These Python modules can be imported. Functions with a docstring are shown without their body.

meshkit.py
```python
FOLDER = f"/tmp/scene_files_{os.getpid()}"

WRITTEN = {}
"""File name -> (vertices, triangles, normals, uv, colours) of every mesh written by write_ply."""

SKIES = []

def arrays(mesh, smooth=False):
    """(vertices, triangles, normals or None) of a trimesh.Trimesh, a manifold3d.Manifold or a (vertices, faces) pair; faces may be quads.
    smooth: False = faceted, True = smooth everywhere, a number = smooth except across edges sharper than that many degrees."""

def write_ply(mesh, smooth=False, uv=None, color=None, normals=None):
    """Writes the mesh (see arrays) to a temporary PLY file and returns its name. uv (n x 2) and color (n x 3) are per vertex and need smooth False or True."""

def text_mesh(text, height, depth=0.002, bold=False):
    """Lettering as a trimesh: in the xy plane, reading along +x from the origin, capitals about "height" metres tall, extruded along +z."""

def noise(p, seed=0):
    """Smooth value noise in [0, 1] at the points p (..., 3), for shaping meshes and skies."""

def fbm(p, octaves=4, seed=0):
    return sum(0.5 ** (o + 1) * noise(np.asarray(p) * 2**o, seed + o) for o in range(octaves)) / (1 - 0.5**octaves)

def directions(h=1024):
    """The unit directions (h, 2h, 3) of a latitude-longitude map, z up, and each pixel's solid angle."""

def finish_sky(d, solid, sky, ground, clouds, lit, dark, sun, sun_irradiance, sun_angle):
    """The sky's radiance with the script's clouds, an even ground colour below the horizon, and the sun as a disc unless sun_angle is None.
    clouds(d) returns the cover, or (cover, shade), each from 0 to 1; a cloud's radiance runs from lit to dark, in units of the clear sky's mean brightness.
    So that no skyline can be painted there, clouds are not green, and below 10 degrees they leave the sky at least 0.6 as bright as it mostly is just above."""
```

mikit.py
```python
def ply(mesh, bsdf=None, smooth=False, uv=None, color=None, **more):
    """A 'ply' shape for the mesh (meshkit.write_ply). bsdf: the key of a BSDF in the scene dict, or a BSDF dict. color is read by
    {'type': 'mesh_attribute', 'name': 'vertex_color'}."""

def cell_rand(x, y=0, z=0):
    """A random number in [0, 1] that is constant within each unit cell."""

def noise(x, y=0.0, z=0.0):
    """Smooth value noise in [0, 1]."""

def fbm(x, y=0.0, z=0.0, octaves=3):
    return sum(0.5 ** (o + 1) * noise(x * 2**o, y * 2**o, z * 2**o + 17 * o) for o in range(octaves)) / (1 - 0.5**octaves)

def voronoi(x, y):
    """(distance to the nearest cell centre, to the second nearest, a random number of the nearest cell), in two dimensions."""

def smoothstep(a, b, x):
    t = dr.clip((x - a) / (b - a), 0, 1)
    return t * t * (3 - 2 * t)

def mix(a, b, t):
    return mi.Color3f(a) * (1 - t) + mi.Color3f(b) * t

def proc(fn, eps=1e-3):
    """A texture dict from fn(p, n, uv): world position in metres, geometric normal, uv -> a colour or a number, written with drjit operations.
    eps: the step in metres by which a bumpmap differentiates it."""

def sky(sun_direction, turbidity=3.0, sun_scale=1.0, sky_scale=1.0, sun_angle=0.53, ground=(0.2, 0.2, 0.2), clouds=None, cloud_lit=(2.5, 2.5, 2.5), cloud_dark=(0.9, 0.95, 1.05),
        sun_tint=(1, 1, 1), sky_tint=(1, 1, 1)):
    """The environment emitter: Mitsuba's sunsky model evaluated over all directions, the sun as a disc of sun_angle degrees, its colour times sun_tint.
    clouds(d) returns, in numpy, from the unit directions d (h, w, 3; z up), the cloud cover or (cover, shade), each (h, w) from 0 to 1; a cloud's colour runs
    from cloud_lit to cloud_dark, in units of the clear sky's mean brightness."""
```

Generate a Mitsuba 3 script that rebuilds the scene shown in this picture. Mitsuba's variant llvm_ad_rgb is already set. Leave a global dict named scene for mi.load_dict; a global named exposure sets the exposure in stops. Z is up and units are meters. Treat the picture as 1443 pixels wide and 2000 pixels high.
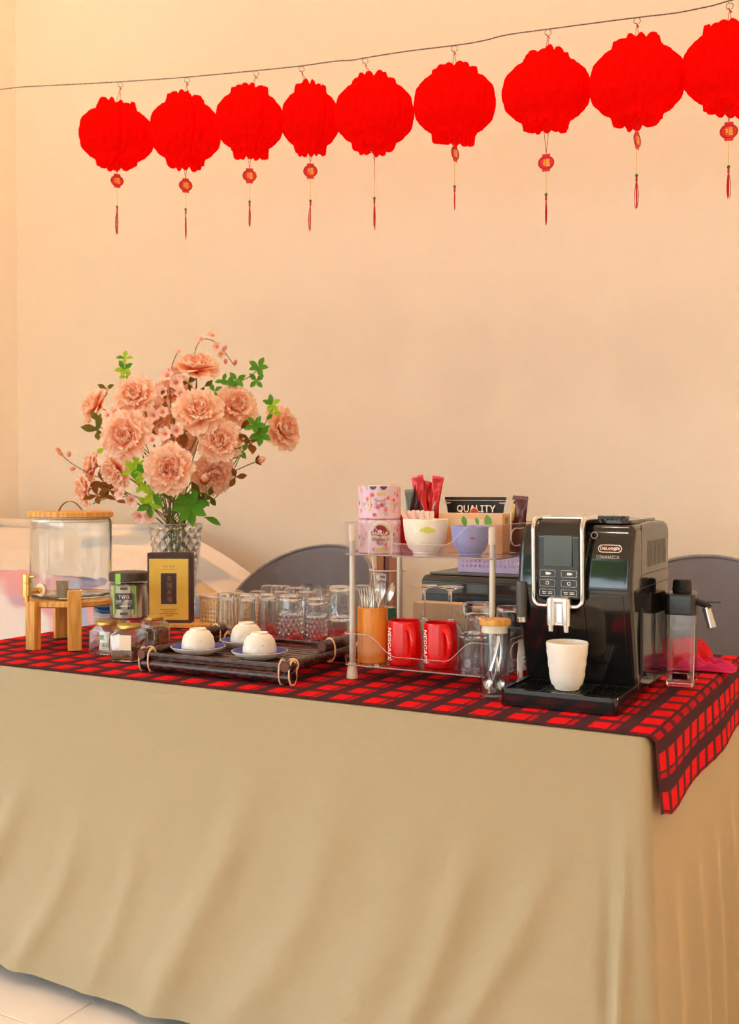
import math, random
import numpy as np
import trimesh, manifold3d, shapely
from shapely.geometry import Polygon
import mitsuba as mi
import drjit as dr
import mikit, meshkit

F, CX, CY, EYE = 2036.0, 721.5, 1000.0, 1.17
PITCH = math.atan(45.0 / F)
scene, labels = {}, {}
exposure = 4.9
scene['camera'] = {'type': 'thinlens', 'fov': math.degrees(2 * math.atan(CX / F)), 'fov_axis': 'x', 'aperture_radius': 0.0028, 'focus_distance': 2.25,
                   'near_clip': 0.05, 'far_clip': 200.0,
                   'to_world': mi.ScalarTransform4f().look_at(origin=[0, 0, EYE], target=[0, math.cos(PITCH), EYE - math.sin(PITCH)], up=[0, 0, 1])}


def sky_clouds(d):
    n = meshkit.fbm(d * np.array([2.2, 2.2, 5.0]), 4, 3)
    return np.clip(0.6 + 0.9 * (n - 0.5), 0, 1), np.clip((n - 0.5) * 1.2, 0, 0.6)


scene['sky'] = mikit.sky((0.3, 0.55, 0.78), turbidity=4.0, sun_scale=0.0, sky_scale=1.0, clouds=sky_clouds, cloud_lit=(1.5, 1.48, 1.4), cloud_dark=(1.05, 1.03, 0.98), sky_tint=(1.0, 1.06, 0.92))
LAMP = 3.5      # radiance of the room's warm ceiling lamps

# ------------------------------------------------------------------ helpers
rng = np.random.RandomState(7)
T4 = mi.ScalarTransform4f
PLACE, _PLY, _USED = {}, {}, {}


def ray(px, py):
    x, u = (px - CX) / F, (CY - py) / F
    c, s = math.cos(PITCH), math.sin(PITCH)
    return np.array([x, c + u * s, -s + u * c])


def at_y(px, py, y):
    r = ray(px, py)
    return np.array([0, 0, EYE]) + r * (y / r[1])


def at_z(px, py, z):
    r = ray(px, py)
    return np.array([0, 0, EYE]) + r * ((z - EYE) / r[2])


TOP = 0.75                         # table top under the cloths
CLOTH = TOP + 0.0075               # upper face of the plaid cloth
CORNER = at_z(1263, 1442, TOP + 0.004)[:2]
UD, VD = np.array([-0.8815, 0.4722]), np.array([0.4722, 0.8815])   # along the table's front (to the left), and to its back
TROT = math.degrees(math.atan2(-UD[1], -UD[0]))                    # the table's turn about z


def uv_xy(u, v):
    return CORNER + u * UD + v * VD


def xy_uv(p):
    d = np.asarray(p)[:2] - CORNER
    return float(d @ UD), float(d @ VD)


def mat(loc=(0, 0, 0), rz=0.0, rx=0.0, ry=0.0, s=1.0):
    m = T4().translate(list(map(float, loc))).rotate([0, 0, 1], float(rz))
    if rx:
        m = m.rotate([1, 0, 0], float(rx))
    if ry:
        m = m.rotate([0, 1, 0], float(ry))
    if s != 1.0:
        m = m.scale(float(s)) if np.isscalar(s) else m.scale(list(map(float, s)))
    return np.array(m.matrix, float)


def look_mat(loc, z, roll=0.0, s=1.0):
    """local +z along z"""
    z = np.asarray(z, float) / np.linalg.norm(z)
    a = np.array([0, 0, 1.0]) if abs(z[2]) < 0.95 else np.array([0, 1.0, 0])
    x = np.cross(a, z); x /= np.linalg.norm(x)
    y = np.cross(z, x)
    c, sn = math.cos(roll), math.sin(roll)
    m = np.eye(4)
    m[:3, 0], m[:3, 1], m[:3, 2], m[:3, 3] = (x * c + y * sn) * s, (-x * sn + y * c) * s, z * s, loc
    return m


def numbered(name):
    k = _USED.get(name, -1) + 1
    _USED[name] = k
    return name if k == 0 else f'{name}_{k:03d}'


def thing(name, label, cat, M=None, group=None):
    key = numbered(name)
    PLACE[key] = np.eye(4) if M is None else np.asarray(M, float)
    labels[key] = {'label': label, 'category': cat}
    if group:
        labels[key]['group'] = group
    return key


def ply_of(mesh, smooth, uv, color):
    k = (id(mesh), smooth)
    if k not in _PLY:
        _PLY[k] = (mikit.ply(mesh, None, smooth=smooth, uv=uv, color=color), mesh)
    return dict(_PLY[k][0])


def part(parent, name, mesh, mtl, smooth=35, uv=None, M=None, label=None, kind=None, color=None):
    key = numbered(f'{parent}__{name}')
    base = PLACE.get(parent, np.eye(4))
    W = base if M is None else base @ np.asarray(M, float)
    PLACE[key] = base if M is None else W
    d = ply_of(mesh, smooth, uv, color)
    scene[key] = {**d, 'bsdf': {'type': 'ref', 'id': mtl}, 'to_world': T4(W)}
    if label or kind:
        labels[key] = {}
        if label:
            labels[key]['label'] = label
        if kind:
            labels[key]['kind'] = kind
    return key


def solo(name, mesh, mtl, label=None, cat=None, smooth=35, M=None, kind=None, uv=None, group=None, color=None):
    key = numbered(name)
    PLACE[key] = np.eye(4) if M is None else np.asarray(M, float)
    scene[key] = {**ply_of(mesh, smooth, uv, color), 'bsdf': {'type': 'ref', 'id': mtl}, 'to_world': T4(PLACE[key])}
    labels[key] = {k: v for k, v in (('label', label), ('category', cat), ('kind', kind), ('group', group)) if v}
    return key


# ---- meshes
def tm(v, f):
    return trimesh.Trimesh(np.asarray(v, float), np.asarray(f, int), process=False)


def cat(*ms):
    return trimesh.util.concatenate([m for m in ms if m is not None])


def xf(mesh, M):
    m = mesh.copy()
    m.apply_transform(M)
    return m


def mv(mesh, x=0, y=0, z=0, rz=0, rx=0, ry=0):
    return xf(mesh, mat((x, y, z), rz, rx, ry))


def box(sx, sy, sz, c=(0, 0, 0), b=0.0):
    """box of full sizes centred at c, with chamfered edges b (two-step rounding)"""
    h = np.array([sx, sy, sz]) / 2
    if b <= 0:
        m = trimesh.creation.box((sx, sy, sz))
        m.apply_translation(c)
        return m
    b = min(b, *(h * 0.95))
    o = [np.array(v) for v in ((1, 0, 0), (0, 1, 0), (0, 0, 1), (.7071, .7071, 0), (.7071, 0, .7071), (0, .7071, .7071))]
    pts = []
    for sgn in np.ndindex(2, 2, 2):
        s = np.array(sgn) * 2 - 1
        for d in o:
            pts.append(s * (h - b + b * d))
    m = trimesh.Trimesh(np.array(pts)).convex_hull
    m.apply_translation(c)
    return m


def lathe(prof, n=48, closed=False):
    """surface of revolution; prof: [(r, z)], r = 0 ends closed; closed=True joins last to first"""
    prof = np.asarray(prof, float)
    a = np.arange(n) * 2 * np.pi / n
    v, f, idx = [], [], []
    for r, z in prof:
        if r < 1e-7:
            idx.append([len(v)] * n); v.append((0, 0, z))
        else:
            idx.append(list(range(len(v), len(v) + n)))
            v += [(r * math.cos(t), r * math.sin(t), z) for t in a]
    m = len(prof)
    for i in range(m if closed else m - 1):
        p, q = idx[i], idx[(i + 1) % m]
        for k in range(n):
            l = (k + 1) % n
            if p[k] != p[l]:
                f.append((p[k], p[l], q[l]))
            if q[k] != q[l]:
                f.append((p[k], q[l], q[k]))
    mesh = tm(v, f)
    if mesh.volume < 0:
        mesh.invert()
    return mesh


def tube(pts, r, n=8, caps=True, closed=False, flat=1.0):
    pts = np.asarray(pts, float)
    m = len(pts)
    r = np.broadcast_to(np.asarray(r, float), (m,))
    t = np.roll(pts, -1, 0) - np.roll(pts, 1, 0) if closed else np.gradient(pts, axis=0)
    t /= np.linalg.norm(t, axis=1, keepdims=True) + 1e-12
    a = np.array([0, 0, 1.0]) if abs(t[0, 2]) < 0.9 else np.array([1.0, 0, 0])
    nrm = np.cross(t[0], a); nrm /= np.linalg.norm(nrm)
    rings = []
    ang = np.arange(n) * 2 * np.pi / n
    for i in range(m):
        nrm = nrm - t[i] * (nrm @ t[i]); nrm /= np.linalg.norm(nrm) + 1e-12
        b = np.cross(t[i], nrm)
        rings.append(pts[i] + r[i] * (np.cos(ang)[:, None] * nrm + flat * np.sin(ang)[:, None] * b))
    v = np.vstack(rings)
    f = []
    for i in range(m if closed else m - 1):
        j = (i + 1) % m
        for k in range(n):
            l = (k + 1) % n
            f += [(i * n + k, i * n + l, j * n + l), (i * n + k, j * n + l, j * n + k)]
    if caps and not closed:
        v = np.vstack([v, pts[0], pts[-1]])
        for k in range(n):
            l = (k + 1) % n
            f += [(m * n, l, k), (m * n + 1, (m - 1) * n + k, (m - 1) * n + l)]
    return tm(v, f)


def spline(pts, n=24):
    from scipy.interpolate import CubicSpline
    p = np.asarray(pts, float)
    t = np.r_[0, np.cumsum(np.linalg.norm(np.diff(p, axis=0), axis=1))]
    return CubicSpline(t, p)(np.linspace(0, t[-1], n))


def prism(poly, h, plane='xy'):
    """extrude a shapely polygon (or point list); 'xy' along z; 'yz': poly is (y, z), extruded along x, centred"""
    if not hasattr(poly, 'geom_type'):
        poly = Polygon(poly)
    m = trimesh.util.concatenate([trimesh.creation.extrude_polygon(g, h, engine='earcut') for g in getattr(poly, 'geoms', [poly])])
    if plane == 'yz':
        m.apply_translation((0, 0, -h / 2))
        m.apply_transform(np.array([[0, 0, 1, 0], [1, 0, 0, 0], [0, 1, 0, 0], [0, 0, 0, 1.0]]))
    elif plane == 'xz':   # poly is (x, z), extruded along y, centred
        m.apply_translation((0, 0, -h / 2))
        m.apply_transform(np.array([[1, 0, 0, 0], [0, 0, -1, 0], [0, 1, 0, 0], [0, 0, 0, 1.0]]))
    return m


def rrect(w, h, r, c=(0, 0), res=6):
    return shapely.box(c[0] - w / 2 + r, c[1] - h / 2 + r, c[0] + w / 2 - r, c[1] + h / 2 - r).buffer(r, quad_segs=res)


def frame_poly(w, h, t, r, c=(0, 0)):
    return rrect(w, h, r, c).difference(rrect(w - 2 * t, h - 2 * t, max(r - t, 0.0005), c))


def grid(fn, nu, nv, u0=0, u1=1, v0=0, v1=1, close_u=False, uv=False):
    """surface from fn(U, V) -> (x, y, z) arrays"""
    U, V = np.meshgrid(np.linspace(u0, u1, nu + (0 if not close_u else 1))[:nu], np.linspace(v0, v1, nv), indexing='ij')
    X = np.stack(np.broadcast_arrays(*fn(U, V)), -1).reshape(-1, 3)
    i, j = np.meshgrid(np.arange(nu if close_u else nu - 1), np.arange(nv - 1), indexing='ij')
    i, j = i.ravel(), j.ravel()
    i2 = (i + 1) % nu
    a, b, c, d = i * nv + j, i2 * nv + j, i2 * nv + j + 1, i * nv + j + 1
    m = tm(X, np.vstack([np.stack([a, b, c], 1), np.stack([a, c, d], 1)]))
    return (m, np.stack([U.ravel(), V.ravel()], 1)) if uv else m


def solid(m, t):
    """a thin sheet made solid: offset by t along the normals, rims closed"""
    n = m.vertex_normals
    v = np.vstack([m.vertices, m.vertices - n * t])
    k = len(m.vertices)
    f = [m.faces, m.faces[:, ::-1] + k]
    e = m.edges
    s = np.sort(e, 1)
    key = s[:, 0].astype(np.int64) * (k + 1) + s[:, 1]
    _, inv, cnt = np.unique(key, return_inverse=True, return_counts=True)
    b = e[cnt[inv] == 1]
    f += [np.stack([b[:, 1], b[:, 0], b[:, 0] + k], 1), np.stack([b[:, 1], b[:, 0] + k, b[:, 1] + k], 1)]
    return tm(v, np.vstack(f))


_TXT = {}


def text(s, height, depth=0.0006, bold=False, centre=True):
    k = (s, height, depth, bold)
    if k not in _TXT:
        m = meshkit.text_mesh(s, height, depth, bold)
        if centre:
            lo, hi = m.bounds
            m.apply_translation((-(lo[0] + hi[0]) / 2, -(lo[1] + hi[1]) / 2, 0))
        _TXT[k] = m
    return _TXT[k]


UPR = np.array([[1, 0, 0, 0], [0, 0, -1, 0], [0, 1, 0, 0], [0, 0, 0, 1.0]])   # text plane xy -> upright xz, facing -y


def upright(m, x=0, y=0, z=0):
    return mv(xf(m, UPR), x, y, z)


def wrap(m, R, x0=0.0):
    """an upright sheet (x, y<=0 outwards, z) bent round a vertical cylinder of radius R; x is arc length, facing -y at x = 0"""
    v = np.array(m.vertices)
    a = (v[:, 0] + x0) / R - math.pi / 2
    r = R - v[:, 1]
    return tm(np.stack([r * np.cos(a), r * np.sin(a), v[:, 2]], 1), m.faces)


# ------------------------------------------------------------------ materials
def rgb(h):
    if isinstance(h, str):
        c = [int(h[i:i + 2], 16) / 255 for i in (0, 2, 4)]
        h = [x / 12.92 if x <= 0.04045 else ((x + 0.055) / 1.055) ** 2.4 for x in c]
    return [float(x) for x in h]


def pr(name, color, rough=0.5, metal=0.0, spec=0.5, two=True, **kw):
    c = color if isinstance(color, dict) else {'type': 'rgb', 'value': rgb(color)}
    b = {'type': 'principled', 'base_color': c, 'roughness': rough, 'metallic': metal, 'specular': spec, **kw}
    scene[name] = {'type': 'twosided', 'b': b} if two else b
    return name


def bump(name, tex, scale, inner, eps=1e-3):
    scene[name] = {'type': 'twosided', 'b': {'type': 'bumpmap', 'arbitrary': mikit.proc(tex, eps), 'scale': scale, 'bsdf': inner}}
    return name


def C(h):
    return mi.Color3f(*rgb(h))


def uv_of(p):
    dx, dy = p.x - float(CORNER[0]), p.y - float(CORNER[1])
    return dx * float(UD[0]) + dy * float(UD[1]), dx * float(VD[0]) + dy * float(VD[1])


pr('m_wall', 'f2e7d7', 0.75, spec=0.2)
pr('m_ceiling', 'f6ead8', 0.8, spec=0.2)


def tile_tex(p, n, uv):
    k = mikit.fbm(p.x * 6, p.y * 6, 2.0, 2)
    return C('fbf0e4') * (0.92 + 0.14 * k)


pr('m_tile', mikit.proc(tile_tex), 0.28, spec=0.4)
pr('m_grout', '8f8274', 0.8)


def linen_tex(p, n, uv):
    u, v = uv_of(p)
    k = mikit.noise(u * 420, v * 420, p.z * 420)
    return C('ae9c7d') * (0.965 + 0.06 * k)


pr('m_linen', mikit.proc(linen_tex), 0.85, spec=0.15, sheen=0.25)


def plaid_tex(p, n, uv):
    w = mikit.smoothstep

    def fr(x):
        return x - dr.floor(x)

    def band(f, lo, hi):
        return w(lo, lo + .025, f) * (1 - w(hi - .025, hi, f))
    jit = 0.0012 * (mikit.noise(uv.x * 60, uv.y * 60) - 0.5)
    f, g = fr((1.0 - uv.x - jit - .039) / .0745), fr((uv.y - 1.012 - .024 + jit) / .073)
    a, at, b, bt = band(f, 0, .48), band(f, .51, .67), band(g, 0, .69), 0 * g
    big = a * b
    mid = at * b
    small = at * bt
    dark = C('45262c')
    half = C('7c1526')
    c = mikit.mix(dark, half, 0.3 * dr.maximum(a, at))
    c = mikit.mix(c, mi.Color3f(.66, .006, .010), big)
    c = mikit.mix(c, mi.Color3f(.45, .006, .015), mid)
    c = mikit.mix(c, C('9a1226'), small)
    return c * (0.85 + 0.3 * mikit.noise(uv.x * 900, uv.y * 900))


pr('m_plaid', mikit.proc(plaid_tex), 0.9, spec=0.08, sheen=0.1)


def wood_tex(p, n, uv):
    g = mikit.fbm(p.x * 160, p.y * 160, p.z * 14, 2)
    return mikit.mix(C('c98a3a'), C('e6ae58'), mikit.smoothstep(0.25, 0.75, g))


def bamboo_tex(p, n, uv):
    g = mikit.noise(p.x * 90, p.y * 90, p.z * 200)
    return mikit.mix(C('2a1210'), C('57291d'), mikit.smoothstep(0.35, 0.85, g))


pr('m_wood', mikit.proc(wood_tex), 0.4)
pr('m_bamboo_dark', mikit.proc(bamboo_tex), 0.28, clearcoat=0.5, clearcoat_gloss=0.9)
pr('m_bamboo_end', '6d3017', 0.5)
pr('m_raffia', 'eec79c', 0.6)
pr('m_gloss_black', '0b0a0a', 0.07, spec=0.55, clearcoat=1.0, clearcoat_gloss=0.98)
pr('m_satin_black', '131211', 0.28, spec=0.6, clearcoat=0.5, clearcoat_gloss=0.8)
pr('m_matte_black', '171514', 0.5)
pr('m_dark_grey', '4a4440', 0.35, spec=0.6)
pr('m_screen', '26301f', 0.05, spec=0.6, clearcoat=1.0, clearcoat_gloss=0.99)
pr('m_white_print', 'f4eee6', 0.5)
pr('m_grey_print', 'c9c4bc', 0.5)
pr('m_red_print', 'cf2323', 0.4)
scene['m_chrome'] = {'type': 'twosided', 'b': {'type': 'roughconductor', 'material': 'Cr', 'alpha': 0.04}}
scene['m_chrome'] = {'type': 'twosided', 'b': {'type': 'principled', 'base_color': {'type': 'rgb', 'value': [0.86, 0.85, 0.84]}, 'metallic': 1.0, 'roughness': 0.09, 'specular': 0.5}}
pr('m_steel', (0.72, 0.71, 0.69), 0.22, 1.0)
pr('m_wire', '6d625a', 0.4, 0.6)
pr('m_brass', (0.83, 0.58, 0.2), 0.22, 1.0)
pr('m_gold_foil', (0.92, 0.66, 0.16), 0.33, 0.85)
pr('m_white_ceramic', 'f6f0e4', 0.12, spec=0.5, clearcoat=0.6, clearcoat_gloss=0.95)
pr('m_blue_glaze', '2a379e', 0.35)
pr('m_red_ceramic', (.80, .004, .004), 0.2, clearcoat=0.3, clearcoat_gloss=0.95)
pr('m_cream_plastic', 'efe3cb', 0.4)
pr('m_chair', '8a8890', 0.45, spec=0.35)
pr('m_red_cloth', 'd81424', 0.85, sheen=0.4)
pr('m_pink_cloth', 'cf1f66', 0.85, sheen=0.4)
scene['m_glass'] = {'type': 'dielectric', 'int_ior': 1.5, 'ext_ior': 1.0}
scene['m_pane'] = {'type': 'thindielectric', 'int_ior': 1.5, 'ext_ior': 1.0}
scene['m_acrylic'] = {'type': 'thindielectric', 'int_ior': 1.45, 'specular_transmittance': {'type': 'rgb', 'value': [0.9, 0.86, 0.88]}}

# ------------------------------------------------------------------ the room
U0, U1, V0, V1, HC = -2.6, 3.34, -4.4, 1.78, 4.2     # right, left, front glazing, back wall, ceiling


def slab(u0, u1, v0, v1, z0, z1):
    m = trimesh.creation.box((abs(u1 - u0), abs(v1 - v0), z1 - z0))
    m.apply_translation(((u0 + u1) / -2, (v0 + v1) / 2, (z0 + z1) / 2))
    return m


ROOM = mat((CORNER[0], CORNER[1], 0), TROT)      # local x = -u, y = v


def struct(name, mesh, m, parent=None, **kw):
    key = solo(name, mesh, m, M=ROOM, kind='structure', smooth=False, **kw)
    return key


struct('wall_back', slab(U0 - .1, U1 + .1, V1, V1 + .12, 0, HC), 'm_wall')
struct('wall_left', slab(U1, U1 + .12, -1.0, V1, 0, HC), 'm_wall')
struct('wall_left_header', slab(U1, U1 + .12, V0, -1.0, 2.66, HC), 'm_wall')
struct('window_2', cat(*[slab(U1, U1 + .1, v - .03, v + .03, 0, HC) for v in (V0 + .03, -2.7)], slab(U1, U1 + .1, V0, -1.0, 2.58, 2.66), slab(U1, U1 + .1, V0, -1.0, 0, .08)), 'm_matte_black')
struct('wall_right', slab(U0 - .12, U0, V0, V1, 0, HC), 'm_wall')
struct('wall_front', cat(slab(U0, U1, V0 - .06, V0 + .06, 2.66, HC), slab(U0, -.55, V0 - .06, V0 + .06, 0, 2.66)), 'm_wall')
struct('ceiling', slab(U0 - .1, U1 + .1, V0 - .1, V1 + .1, HC, HC + .1), 'm_ceiling')
floor = struct('floor', slab(U0 - .1, U1 + .1, V0 - .1, V1 + .1, -.08, -.006), 'm_grout')
PLACE['floor'] = ROOM
TILE = box(.597, .597, .012, (0, 0, -.006), .0015)
for i in range(-7, 4):
    for j in range(-6, 4):
        uu, vv = 1.258 + .6 * (i + .5), -.107 + .6 * (j + .5)
        if U0 + .29 < uu < U1 - .2 and V0 + .3 < vv < V1 - .2:
            part('floor', 'tile', TILE, 'm_tile', smooth=False, M=mat((-uu, vv, 0)))
# front glazing: a shop front of posts and panes behind the camera, towards the daylight
struct('window_1', cat(*[slab(u - .03, u + .03, V0 - .05, V0 + .05, 0, HC) for u in np.linspace(-.52, U1 - .03, 4)], slab(-.55, U1, V0 - .05, V0 + .05, 2.58, 2.66), slab(-.55, U1, V0 - .05, V0 + .05, 0, .08)), 'm_matte_black')
pr('m_pavement', 'a59c90', 0.9)
struct('ground', slab(-40, 40, -60, V0 - .1, -.2, -.1), 'm_pavement')

# two downlights and a warm wash lamp in the ceiling
pr('m_lamp_ring', 'f2eee6', 0.4)


def downlight(u, v, label, r=0.09, power=LAMP, col=(1.0, .8, .56)):
    p = uv_xy(u, v)
    t = thing('ceiling_downlight', label, 'ceiling light', mat((p[0], p[1], HC)))
    part(t, 'ring', lathe([(r, -.001), (r + .02, -.001), (r + .02, -.012), (r, -.014), (r, -.001)], 32), 'm_lamp_ring')
    k = f'{t}__lamp'
    d = mikit.ply(lathe([(0, -.004), (r, -.004)], 32), 'm_lamp_ring', smooth=False)
    m = lathe([(0, -.004), (r, -.004)], 32)
    if m.face_normals[0][2] > 0:
        m.invert()
    d = mikit.ply(m, 'm_lamp_ring', smooth=False)
    scene[k] = {**d, 'to_world': T4(PLACE[t]), 'emitter': {'type': 'area', 'radiance': {'type': 'rgb', 'value': [power * c for c in col]}}}


for u, v, where in ((2.75, .9, 'nearest the corner above the flowers'), (.9, .9, 'over the middle of the back wall'), (-1.0, .9, 'over the right end of the back wall'), (2.75, -1.3, 'beside the left windows'), (.9, -1.3, 'over the floor before the table'), (-1.0, -1.3, 'by the right wall towards the windows')):
    downlight(u, v, f'round warm downlight set into the ceiling {where}')
# ------------------------------------------------------------------ the table's cloths
TL, TD = 1.83, 0.955          # length, depth


def perimeter(r=0.012, n=900):
    """points of the table's outline in (u, v), with outward normals; starts at the left end of the front"""
    poly = shapely.box(0 + r, 0 + r, TL - r, TD - r).buffer(r, quad_segs=6)
    ring = poly.exterior
    s = np.linspace(0, ring.length, n, endpoint=False)
    P = np.array([ring.interpolate(x).coords[0] for x in s])
    q = np.roll(P, -1, 0) - np.roll(P, 1, 0)
    N = np.stack([q[:, 1], -q[:, 0]], 1)
    N /= np.linalg.norm(N, axis=1, keepdims=True)
    if (N * (P - [TL / 2, TD / 2])).sum() < 0:
        N = -N
    return P, N


def sst(a, b, x):
    t = np.clip((x - a) / (b - a), 0, 1)
    return t * t * (3 - 2 * t)


def drape_disp(P, N, t):
    """outward displacement of the hanging cloth at outline points P and drop t in 0..1"""
    u, v = P[:, 0], P[:, 1]
    front, right = np.clip(-N[:, 1], 0, 1), np.clip(-N[:, 0], 0, 1)
    left, back = np.clip(N[:, 0], 0, 1), np.clip(N[:, 1], 0, 1)
    # front: soft folds that fall from the upper right to the lower left
    w = u - 0.26 * t ** 2.2
    f = 0.0
    for u0, a, s, t0, in ((1.66, .85, .040, .22), (1.42, .9, .036, .24), (1.22, .7, .035, .28), (1.02, .45, .03, .3), (.80, 1.0, .045, .12), (.60, .8, .05, .15), (.40, .5, .05, .2), (.27, .85, .035, .18), (.15, .75, .03, .2)):
        wob = 0.02 * np.sin(5 * t + 9 * u0)
        f = f + a * np.exp(-((w - u0 + wob) / s) ** 2) * sst(t0, t0 + .35, t) * (1 - .35 * sst(.75, 1, t))
    nse = meshkit.fbm(np.stack([w * 5, np.full_like(w, t * 3), w * 0], -1), 3, 5) - .5
    d_front = 0.004 + 0.012 * t + 0.026 * f + 0.022 * nse * sst(.05, .5, t)
    d_front = d_front - .03 * sst(.8, 1.0, t) * sst(.3, 1.2, u)
    # the crease that stands out beside the right corner
    d_front = d_front + 0.030 * sst(.08, .75, t) * np.exp(-((u - .028 - .008 * np.sin(3 * t)) / .012) ** 2)
    d_front = d_front - 0.010 * sst(.1, .6, t) * np.exp(-((u - .06) / .014) ** 2)
    x = v + .10 * t ** 2
    fr = 0.0
    for v0, a, s in ((.16, .7, .045), (.36, .9, .05), (.56, .7, .05), (.74, 1.0, .06), (.9, .6, .05)):
        fr = fr + a * np.exp(-((x - v0) / s) ** 2) * sst(.25, .8, t)
    d_right = 0.004 + 0.035 * t ** 1.5 + 0.03 * fr
    d_else = 0.006 + 0.03 * t + .02 * t * np.sin(14 * u + 11 * v)
    wsum = front + right + left + back + 1e-9
    return (front * d_front + right * d_right + (left + back) * d_else) / wsum


def make_tablecloth():
    P, N = perimeter()
    n = len(P)
    rows = []
    zt = TOP + 0.004
    cen = np.array([TL / 2, TD / 2])
    rows.append((P - N * .03, np.full(n, zt)))
    rows.append((P - N * .006, np.full(n, zt)))
    for a in (20, 45, 70):
        r = .007
        rows.append((P - N * (.006 - r * math.sin(math.radians(a)) * .95), np.full(n, zt - r * (1 - math.cos(math.radians(a))))))
    ts = np.linspace(.012, 1, 80)
    # the hem: touches the floor at the right end, a little above it along the front
    hem = np.where(N[:, 1] < -.5, .040 + .01 * np.sin(P[:, 0] * 4), .006)
    hem = np.where((N[:, 1] < -.5) & (P[:, 0] < .25), .012 + .028 * (P[:, 0] / .25), hem)
    for t in ts:
        d = drape_disp(P, N, t)
        z = zt - .007 - (zt - .007 - hem) * t
        rows.append((P + N * d[:, None], z))
    v = np.vstack([np.column_stack([-p[:, 0], p[:, 1], z]) for p, z in rows])
    m = len(rows)
    k = np.arange(n)
    f = []
    for i in range(m - 1):
        a, b = i * n + k, i * n + (k + 1) % n
        f += [np.stack([a, b, b + n], 1), np.stack([a, b + n, a + n], 1)]
    c = len(v)
    v = np.vstack([v, [-cen[0], cen[1], zt]])
    f.append(np.stack([np.full(n, c), (k + 1) % n, k], 1))
    mesh = tm(v, np.vstack(f))
    return mesh


solo('tablecloth', make_tablecloth(), 'm_linen', 'long cream tablecloth hanging to the floor over the drinks table', 'tablecloth', smooth=True, M=ROOM)


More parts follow.
